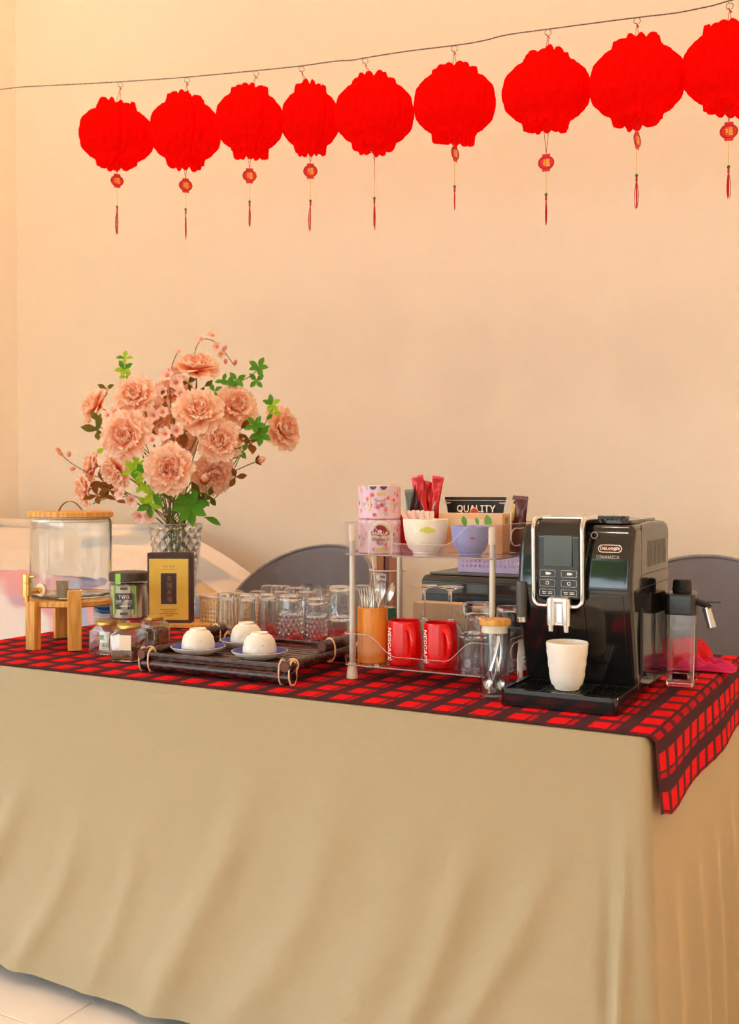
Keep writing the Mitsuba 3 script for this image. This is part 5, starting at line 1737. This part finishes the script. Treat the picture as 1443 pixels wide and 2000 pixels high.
def sprig(k, label, pts_px, groups, mtl, big=False):
    """pts_px: twig; groups: (px, py, depth, n, size, axis)"""
    t = thing('leaf_sprig', label, 'leaves', np.eye(4))
    pts = [at_y(*q) for q in pts_px]
    m, b = to_vase(k)
    part(t, 'stem', tube(spline([b, m, (m + pts[0]) / 2, *pts], 30), .0015, 6), 'm_stem', smooth=True)
    r = np.random.RandomState(k)
    for px, py, d, n, s, ax in groups:
        c = at_y(px, py, d)
        M = look_mat(c, ax, k + px, s)
        for i in range(n):
            part(t, 'leaf', BIGLEAF if big else LEAF, mtl if i % 4 else ('m_leaf_mid' if mtl == 'm_leaf_bright' else mtl), smooth=True, M=M @ mat((0, 0, 0), 360 * (i + .3 * r.rand()) / n, rx=10 + 34 * r.rand()))


fwd = (0, -1, .35)
sprig(40, 'bright green leaf sprig standing up above the left peonies', [(262, 800, 3.26), (250, 750, 3.25), (244, 700, 3.24)], [(244, 700, 3.24, 4, .85, (0, -.8, .6)), (243, 722, 3.24, 5, .95, fwd), (246, 735, 3.24, 3, .7, (0, -.9, -.3))], 'm_leaf_bright')
sprig(41, 'green leaf sprig at the upper right of the bouquet, leaves along an arching twig', [(410, 800, 3.25), (440, 758, 3.23), (475, 742, 3.22), (506, 718, 3.21)], [(418, 765, 3.23, 4, .9, fwd), (447, 752, 3.22, 4, 1.0, fwd), (462, 744, 3.22, 4, 1.0, (.2, -.9, .3)), (500, 744, 3.21, 4, .9, (.2, -.9, 0)), (505, 718, 3.2, 5, 1.05, fwd), (436, 745, 3.23, 3, .8, fwd)], 'm_leaf_mid')
sprig(42, 'bright green leaf sprig in front of the farthest right peony', [(460, 890, 3.2), (500, 850, 3.18), (530, 795, 3.17)], [(531, 790, 3.16, 5, .95, fwd), (532, 808, 3.16, 3, .8, (0, -.8, -.4))], 'm_leaf_bright')
sprig(43, 'dark green leaves between the right peonies', [(440, 930, 3.2), (480, 870, 3.18), (502, 842, 3.16)], [(498, 832, 3.15, 5, 1.05, fwd), (509, 848, 3.15, 5, 1.15, (.2, -.9, 0)), (468, 880, 3.15, 4, 1.0, (.2, -.9, -.2)), (512, 846, 3.16, 4, 1.0, fwd)], 'm_leaf_mid')
sprig(44, 'green leaves low at the left front of the bouquet', [(320, 1000, 3.2), (290, 940, 3.12), (265, 910, 3.1)], [(262, 918, 3.09, 5, 1.15, fwd), (283, 926, 3.08, 5, 1.15, fwd), (282, 948, 3.08, 4, 1.1, fwd), (300, 965, 3.07, 5, 1.3, (0, -.9, .1)), (292, 985, 3.08, 5, 1.2, (-.2, -.9, -.2)), (272, 905, 3.1, 4, .9, fwd), (205, 876, 3.16, 3, .9, (-.4, -.8, 0))], 'm_leaf_bright')
sprig(45, 'large green leaf rosette at the mouth of the vase', [(360, 1015, 3.17), (372, 1000, 3.12)], [(372, 992, 3.10, 7, .95, (.05, -.95, .2)), (352, 968, 3.12, 4, .8, (-.2, -.9, .3)), (384, 975, 3.12, 3, .8, (.2, -.8, .5)), (398, 1010, 3.14, 2, .95, (.6, -.5, .5))], 'm_leaf_mid', big=True)
sprig(46, 'olive brown leaves at the left between the peonies', [(300, 900, 3.24), (240, 850, 3.2), (195, 835, 3.19)], [(192, 840, 3.17, 3, .85, (-.2, -.9, .2)), (196, 822, 3.18, 2, .7, (-.3, -.8, .3)), (208, 760, 3.26, 3, .5, fwd)], 'm_leaf_dark', big=True)
sprig(47, 'rust coloured leaves at the right between the peonies', [(440, 950, 3.2), (470, 890, 3.19), (490, 865, 3.18)], [(490, 866, 3.17, 3, .95, (.3, -.8, .3)), (470, 838, 3.18, 2, .7, (.1, -.9, -.3)), (360, 843, 3.14, 3, .9, fwd), (306, 848, 3.14, 2, .8, fwd), (323, 782, 3.2, 2, .7, fwd), (460, 932, 3.17, 3, .6, (.3, -.8, 0))], 'm_leaf_rust', big=True)
sprig(48, 'olive leaves under the low right peonies', [(390, 1000, 3.18), (405, 970, 3.14), (415, 950, 3.12)], [(390, 962, 3.12, 3, .75, (0, -.8, -.4)), (410, 968, 3.12, 3, .6, (.1, -.8, -.4)), (320, 952, 3.1, 3, .8, (-.1, -.8, -.3)), (368, 748, 3.26, 3, .65, (0, -.8, -.4)), (400, 755, 3.26, 2, .6, (.2, -.8, -.4))], 'm_leaf_dark', big=True)
sprig(49, 'brown leaves under the lowest left peonies', [(290, 985, 3.2), (230, 970, 3.19), (180, 985, 3.18)], [(190, 968, 3.19, 4, .75, (-.2, -.8, .4)), (214, 958, 3.20, 4, .75, (.1, -.9, .2)), (202, 942, 3.22, 3, .75, fwd), (228, 978, 3.18, 2, .7, (0, -.6, .8))], 'm_leaf_rust', big=True)
# ------------------------------------------------------------------ lanterns on a wire
LV = 1.02          # the wire's line behind the table


def on_line(px, py, dv=0.0):
    """the point seen at the pixel in the upright plane v = LV + dv"""
    r = ray(px, py)
    # (t r - corner) . VD = v
    t = (LV + dv + float(CORNER @ VD)) / (r[0] * VD[0] + r[1] * VD[1])
    return np.array([0, 0, EYE]) + r * t


pts = [on_line(x, y) for x, y in ((0, 172), (118, 166), (235, 160), (365, 151), (500, 138), (590, 129), (655, 119), (688, 118), (712, 113), (800, 99), (888, 89), (945, 80), (985, 68), (1070, 57), (1243, 34), (1310, 27), (1340, 22), (1425, 4))]
dirL, dirR = np.array([*UD, 0]), np.array([*-UD, 0])
uL, uR = xy_uv(pts[0])[0], xy_uv(pts[-1])[0]
pts = [pts[0] + dirL * (3.335 - uL) + np.array([0, 0, .035])] + pts + [pts[-1] + dirR * (uR + 2.6) + np.array([0, 0, .25])]
wire_pts = np.vstack([np.linspace(pts[i], pts[i + 1], 6)[:-1] for i in range(len(pts) - 1)] + [pts[-1:]])
k5 = np.ones(5) / 5
sm = wire_pts.copy()
for c in range(3):
    sm[2:-2, c] = np.convolve(wire_pts[:, c], k5, 'valid')
wr_ = thing('hanging_wire', 'thin steel wire slung across the room carrying red paper lanterns', 'wire')
part(wr_, 'strand', tube(sm, .0016, 6), 'm_wire', smooth=True)


def paper_tex(p, n, uv):
    return C('ff1206') * (0.94 + 0.06 * mikit.noise(uv.x * 3, uv.y * 40))


scene['m_lantern'] = {'type': 'principledthin', 'base_color': {'type': 'rgb', 'value': [1.0, .006, .003]}, 'roughness': 0.7, 'diff_trans': 0.9, 'eta': 1.3}
pr('m_red_cord', 'b01818', 0.7)
pr('m_yellow_cord', 'e6c64a', 0.7)
pr('m_green_bead', '2f7a2a', 0.3)
pr('m_charm_red', (.75, .01, .01), 0.3, clearcoat=0.5)
pr('m_charm_gold', (.95, .62, .12), 0.35, 0.4)
pr('m_tassel', 'c01820', 0.6)


def honeycomb(seed, n=26):
    """a tissue lantern: gathered gores with a diamond honeycomb, wavy collars above and below; radius 0.125, height 0.21"""
    r_ = np.random.RandomState(seed)
    zs = np.array([-.105, -.101, -.090, -.083, -.070, -.045, -.015, .015, .045, .070, .083, .090, .101, .105])
    rs = np.array([.050, .064, .068, .072, .096, .117, .1245, .1245, .117, .096, .072, .068, .064, .050])
    m, k = 60, n * 8
    t = np.linspace(0, 1, m)
    s = np.r_[0, np.cumsum(np.hypot(np.diff(zs), np.diff(rs)))]
    Z1, R1 = np.interp(t * s[-1], s, zs), np.interp(t * s[-1], s, rs)
    A, I = np.meshgrid(np.linspace(0, 2 * np.pi, k, endpoint=False), np.arange(m), indexing='ij')
    Z, R = Z1[I], R1[I]
    gore = np.abs(np.sin(A * n / 2))                           # sharp valleys between the sheets
    dia = np.abs(np.sin(A * n / 4 + Z * 38)) * np.abs(np.sin(A * n / 4 - Z * 38))
    R = R * (1 - .050 * (1 - gore) ** 2 - .035 * (1 - dia) ** 3)
    col = np.clip((np.abs(Z) - .080) / .022, 0, 1)
    wob = meshkit.noise(np.stack([np.cos(A) * 3 + seed, np.sin(A) * 3, Z * 0], -1), seed)
    Z = Z + np.sign(Z) * col * (.012 * np.abs(np.sin(A * n / 4 + seed)) + .020 * (wob - .5))
    R = R * (1 + .10 * col * np.sin(A * n / 4 + seed * 2)) * (1 + .02 * (meshkit.noise(np.stack([np.cos(A) * 2, np.sin(A) * 2 + seed, Z * 12], -1), seed + 3) - .5) * 2)
    # the clip where the two ends of the paper meet: a narrow dent
    d = np.angle(np.exp(1j * (A + np.pi / 2 - .1)))
    R = R * (1 - .16 * np.exp(-(d / .045) ** 2))
    X = np.stack([R * np.cos(A), R * np.sin(A), Z], -1).reshape(-1, 3)
    i, j = np.meshgrid(np.arange(k), np.arange(m - 1), indexing='ij')
    i, j = i.ravel(), j.ravel()
    i2 = (i + 1) % k
    return tm(X, np.vstack([np.stack([i * m + j, i2 * m + j, i2 * m + j + 1], 1), np.stack([i * m + j, i2 * m + j + 1, i * m + j + 1], 1)]))


HC3 = [honeycomb(s) for s in (1, 2, 3)]
# the charm: a little flat lantern with the character on it
cb_ = shapely.affinity.scale(shapely.Point(0, 0).buffer(1, 24), .0225, .0190).union(shapely.box(-.011, -.0235, .011, .0235))
CHARM = upright(prism(cb_, .0022))
CHARM_RING = upright(prism(shapely.affinity.scale(shapely.Point(0, 0).buffer(1, 24), .0205, .0170).difference(shapely.affinity.scale(shapely.Point(0, 0).buffer(1, 24), .0190, .0155)), .0008), 0, -.0022, 0)
FU2 = shapely.affinity.translate(shapely.affinity.scale(FU, .019, .020, origin=(0, 0)), -.0095, -.010)
CHARM_CH = upright(prism(FU2.buffer(-.00005), .0010), 0, -.0022, 0)
BEAD = trimesh.creation.icosphere(2, .0042)


def tassel(L, seed, loops):
    r = np.random.RandomState(seed)
    ms = [lathe([(0, 0), (.0022, -.001), (.0030, -.006), (.0026, -.012), (0, -.013)], 10)]
    for i in range(9):
        a = r.rand() * 6.28
        w = (.007 if loops else .0032) * r.rand()
        ms.append(tube(spline([(0, 0, -.010), (w * math.cos(a), w * math.sin(a), -.010 - L * .45), (.5 * w * math.cos(a + .4), .5 * w * math.sin(a + .4), -.010 - L * (.85 + .15 * r.rand()))], 8), .0009, 5))
    return cat(*ms)


LAN = [  # px of the axis, width, top, bottom, wire px/py, charm y (None = none), charm yaw, bead y, tassel end, position words
    (228, 148, 206, 324, 235, 161, 352, 12, 402, 455, 'first from the left', True),
    (362, 142, 191, 323, 365, 152, 361, 8, 407, 465, 'second from the left', False),
    (487, 136, 174, 302, 500, 139, 342, 4, 392, 442, 'third from the left', True),
    (606, 116, 170, 298, 589, 130, 333, -4, 390, 450, 'fourth from the left, the narrowest', True),
    (731, 158, 155, 292, 713, 114, None, 0, 385, 445, 'fifth from the left, without a charm', False),
    (888, 163, 135, 272, 887, 90, 298, 62, 362, 407, 'sixth from the left, charm edge-on', False),
    (1067, 174, 111, 249, 1070, 58, 316, -8, 377, 437, 'seventh from the left with its charm hanging low', False),
    (1244, 186, 84, 239, 1244, 35, 272, 68, 340, 406, 'eighth from the left, charm edge-on', True),
    (1424, 182, 53, 212, 1425, 6, 255, 4, 323, 384, 'ninth from the left, cut by the picture edge', True)]
for i, (px, w, y0, y1, wx_, wy_, cy, yaw, by, ty_, where, loops) in enumerate(LAN):
    dv = (.0, .025, -.02, .03, -.03, .0, .0, .0, .02)[i]
    c = on_line(px, (y0 + y1) / 2, dv)
    D = c[1]
    sx_ = .985 * w * D / F / .250
    sz_ = (y1 - y0) * D / F / .226
    rz = math.degrees(math.atan2(c[0], c[1]))
    t = thing('paper_lantern', f'red honeycomb paper lantern on the wire, {where}', 'lantern', mat(c, -rz), 'red paper lanterns on the wire')
    body = part(t, 'paper_body', HC3[i % 3], 'm_lantern', smooth=50, M=mat(s=(sx_, sx_, sz_), rz=9 * i))
    hook = on_line(wx_, wy_)
    loc = (np.linalg.inv(PLACE[t]) @ np.array([*hook, 1]))[:3]
    top = np.array([0, 0, .100 * sz_])
    part(t, 'hook', tube([loc + np.array([0, .0, -.008]) + .0085 * np.array([math.cos(a), 0, math.sin(a)]) for a in np.linspace(-1.2, 4.3, 20)], .0008, 6), 'm_wire', smooth=True)
    lo = loc + np.array([0, 0, -.0165])
    part(t, 'hanging_cord', cat(tube([lo, top + np.array([-.010, 0, -.01])], .0008, 5), tube([lo, top + np.array([.010, 0, -.01])], .0008, 5), tube([lo + np.array([-.004, 0, .004]), lo, lo + np.array([.005, 0, -.008])], .0013, 5)), 'm_red_cord')
    kk = D / F
    zc = lambda py: ((y0 + y1) / 2 - py) * kk
    bot = -.098 * sz_
    if cy is not None:
        part(t, 'lower_cord', cat(tube([(-.008, 0, bot), (0, 0, zc(cy) + .024)], .0008, 5), tube([(.008, 0, bot), (0, 0, zc(cy) + .024)], .0008, 5)), 'm_red_cord')
        M = mat((0, 0, zc(cy)), yaw)
        ch = part(t, 'charm', CHARM, 'm_charm_red', smooth=False, M=M, label='small red lantern-shaped charm')
        part(ch, 'border', CHARM_RING, 'm_maroon', smooth=False)
        part(ch, 'character', CHARM_CH, 'm_charm_gold', smooth=False, label='golden written character')
        z_up = zc(cy) - .023
    else:
        part(t, 'lower_cord', cat(tube([(-.005, 0, bot), (0, 0, bot - .05)], .0008, 5), tube([(.005, 0, bot), (0, 0, bot - .05)], .0008, 5), tube([(-.012, 0, bot - .022), (.004, 0, bot - .020)], .0012, 5), tube([(0, 0, bot - .05), (0, 0, bot - .10)], .0007, 5)), 'm_red_cord')
        z_up = bot - .10
    part(t, 'yellow_cord', tube([(0, 0, z_up), (0, 0, zc(by))], .0008, 5), 'm_yellow_cord')
    part(t, 'bead', BEAD, 'm_green_bead', smooth=True, M=mat((0, 0, zc(by))))
    part(t, 'tassel', tassel((ty_ - by) * kk - .012, i, loops), 'm_tassel', M=mat((0, 0, zc(by) - .003)))

# ------------------------------------------------------------------ grey shell chairs behind the table


def shell_chair(cx, cy, rot, label):
    t = thing('shell_chair', label, 'chair', mat((cx, cy, 0), rot), 'grey shell chairs')
    R = .27

    def back(u, v):
        a = (2 * u - 1) * np.radians(128)
        H = .962 - .40 * np.clip((np.abs(a) / np.radians(128)), 0, 1) ** 2.0
        z = .44 + v * (H - .44)
        r = R * (.86 + .14 * v) + .02 * np.sin(np.pi * v)
        return r * np.sin(a), r * np.cos(a), z
    part(t, 'back_shell', solid(grid(back, 48, 22), .009), 'm_chair', smooth=True)
    part(t, 'rim', tube(np.stack(back(np.linspace(0, 1, 60), np.ones(60)), -1), .0058, 8), 'm_chair', smooth=True)
    part(t, 'seat', lathe([(0, .43), (.20, .432), (.235, .44), (.24, .45), (.225, .462), (.16, .455), (0, .45)], 48), 'm_chair', smooth=40)
    for i in range(4):
        a = math.radians(45 + 90 * i)
        part(t, 'leg', tube([(.15 * math.cos(a), .15 * math.sin(a), .435), (.24 * math.cos(a), .24 * math.sin(a), .0)], [.014, .010], 12), 'm_wood', smooth=True)
    return t


p1 = at_y(572, 1100, 3.60)
shell_chair(p1[0], p1[1], TROT, 'grey moulded shell chair behind the upturned glasses')
p2 = at_y(1350, 1100, 2.99)
shell_chair(p2[0], p2[1], TROT, 'grey moulded shell chair behind the milk carafe at the right')

# crumpled red and pink cloth behind the carafe
q = at_z(1372, 1308, CLOTH)


def crumple(w, d, h, seed, n=46):
    def f(u, v):
        a, b = 2 * u - 1, 2 * v - 1
        e = np.clip(1 - (np.abs(a) ** 2.4 + np.abs(b) ** 2.4), 0, 1) ** .5
        nn = meshkit.fbm(np.stack([u * 3.2, v * 3.2, u * 0 + seed], -1), 3, seed)
        ridge = 1 - 2 * np.abs(nn - .5)
        return w * a * .5 * (1 + .2 * (meshkit.noise(np.stack([u * 3, v * 3, u * 0], -1), seed + 1) - .5)), d * b * .5, .002 + h * e * (.35 + .9 * (ridge - .6) * 1.6)
    return grid(f, n, n)


rc = thing('cloth_bundle', 'crumpled red and pink cloth lying on the plaid behind the milk carafe', 'cloth', mat((q[0] - .02, q[1] + .05, CLOTH + .001), TROT + 10))
part(rc, 'red_cloth', crumple(.12, .10, .075, 4), 'm_red_cloth', smooth=True)
part(rc, 'pink_cloth', crumple(.15, .08, .030, 9), 'm_pink_cloth', smooth=True, M=mat((.035, -.035, 0), -8))

# ------------------------------------------------------------------ sheeted furniture in the left corner


def print_tex(p, n, uv):
    u, v = uv_of(p)
    a = mikit.fbm(u * 5.5, p.z * 6 + v * 3, 3.0, 2)
    b = mikit.fbm(u * 6 + 20, p.z * 5 + v * 3, 9.0, 2)
    c_ = mikit.fbm(u * 7 + 50, p.z * 7 + v * 3, 5.0, 2)
    base = C('f1e8ea')
    base = mikit.mix(base, C('e7a9b6'), mikit.smoothstep(.50, .62, a))
    base = mikit.mix(base, C('a9b9dc'), mikit.smoothstep(.56, .66, b))
    base = mikit.mix(base, C('9a8fb8'), mikit.smoothstep(.64, .70, c_))
    warm = mikit.mix(C('d9b98c'), C('c8664c'), mikit.smoothstep(.52, .62, a))
    warm = mikit.mix(warm, C('8e9aa8'), mikit.smoothstep(.56, .64, b))
    return mikit.mix(warm, base, mikit.smoothstep(1.85, 2.02, u))


def sheet_tex(p, n, uv):
    u, v = uv_of(p)
    a = mikit.fbm(u * 4, v * 9, p.z * 6, 2)
    c_ = mikit.mix(C('d6c6bb'), C('efe6df'), a)
    c_ = mikit.mix(c_, C('b3b6bd'), mikit.smoothstep(.58, .68, mikit.fbm(u * 3 + 7, v * 7, p.z * 8, 2)))
    return c_


pr('m_print_cloth', mikit.proc(print_tex), 0.6)
pr('m_plastic_sheet', mikit.proc(sheet_tex), 0.3, clearcoat=0.6)


def pile_front(u, v):
    U = 1.66 + 1.66 * u
    z = .02 + .84 * v
    wob = meshkit.fbm(np.stack([U * 7, z * 2.2, U * 0], -1), 3, 2) - .5
    V = 1.10 + .05 * np.clip((v - .93) / .07, 0, 1) ** 2 + .05 * wob - .02 * (1 - v)
    Z = z - .10 * np.clip((1.80 - U) / .2, 0, 1) * v
    return -U, V, Z


def pile_top(u, v):
    U = 1.84 + 1.48 * u
    z = .855 + .15 * v ** .8
    wob = meshkit.fbm(np.stack([U * 5, v * 3 + U * 2, U * 0], -1), 4, 7) - .5
    fall = np.clip((2.28 - U) / .42, 0, 1)
    return -U, 1.14 + .42 * v, z + .05 * wob * np.sin(np.pi * v) - .17 * fall ** 1.5


pl_ = thing('sheeted_furniture', 'bulky furniture under a pastel printed cover and clear plastic sheeting in the left corner', 'covered furniture', ROOM)
part(pl_, 'printed_cover', grid(pile_front, 110, 60), 'm_print_cloth', smooth=True)
part(pl_, 'plastic_sheet', grid(pile_top, 110, 40), 'm_plastic_sheet', smooth=True)
part(pl_, 'core', cat(mv(trimesh.creation.box((1.2, .46, .80)), -2.68, 1.42, .42)), 'm_print_cloth', smooth=False)
roll_u = np.linspace(3.3, 2.30, 40)
part(pl_, 'plastic_roll', tube(np.column_stack([-roll_u, 1.56 + .012 * np.sin(roll_u * 6), 1.012 + .008 * np.sin(roll_u * 4 + 1)]), .020, 12), 'm_plastic_sheet', smooth=True, label='rolled edge of the plastic sheeting')

# ------------------------------------------------------------------ trees outside the shop front
thin('m_tree_leaf', mikit.proc(lambda p, n, uv: mikit.mix(C('4d7a2c'), C('9cc04a'), mikit.noise(p.x * 3, p.y * 3, p.z * 3))), .6)
pr('m_bark', '4a3c30', 0.9)


def tree(u, v, H, Rc, seed, label):
    r = np.random.RandomState(seed)
    p = uv_xy(u, v)
    t = thing('street_tree', label, 'tree', mat((p[0], p[1], -.12)))
    part(t, 'trunk', tube(spline([(0, 0, 0), (.05, .02, H * .3), (-.05, .05, H * .55), (.03, 0, H * .8)], 12), np.linspace(.12, .05, 12), 10), 'm_bark', smooth=True)
    n = 1700
    d = r.normal(size=(n, 3)); d /= np.linalg.norm(d, axis=1, keepdims=True)
    rad = Rc * (.55 + .45 * r.rand(n)) * (.75 + .5 * meshkit.noise(d * 2.5 + seed, seed))
    c = d * rad[:, None] * [1, 1, .8] + [0, 0, H * .68]
    a = r.normal(size=(n, 3)); a /= np.linalg.norm(a, axis=1, keepdims=True)
    b = np.cross(a, r.normal(size=(n, 3))); b /= np.linalg.norm(b, axis=1, keepdims=True)
    L, W = .17, .085
    v_ = np.stack([c - a * L, c + b * W, c + a * L, c - b * W], 1).reshape(-1, 3)
    k = np.arange(n) * 4
    part(t, 'foliage', tm(v_, np.vstack([np.stack([k, k + 1, k + 2], 1), np.stack([k, k + 2, k + 3], 1)])), 'm_tree_leaf', smooth=False, kind='stuff')


tree(.9, -9.5, 5.2, 1.9, 1, 'leafy green tree outside the windows, nearest the middle')
tree(-4.2, -11, 5.6, 2.0, 2, 'leafy green tree outside the windows, towards the right wall')
tree(5.6, -12, 5.4, 2.1, 3, 'leafy green tree outside the windows, towards the left corner')
tree(3.2, -15.5, 6.4, 2.2, 6, 'leafy green tree outside, farthest behind the others')
tree(-9.5, -14, 6.0, 2.2, 4, 'leafy green tree outside beyond the right wall')
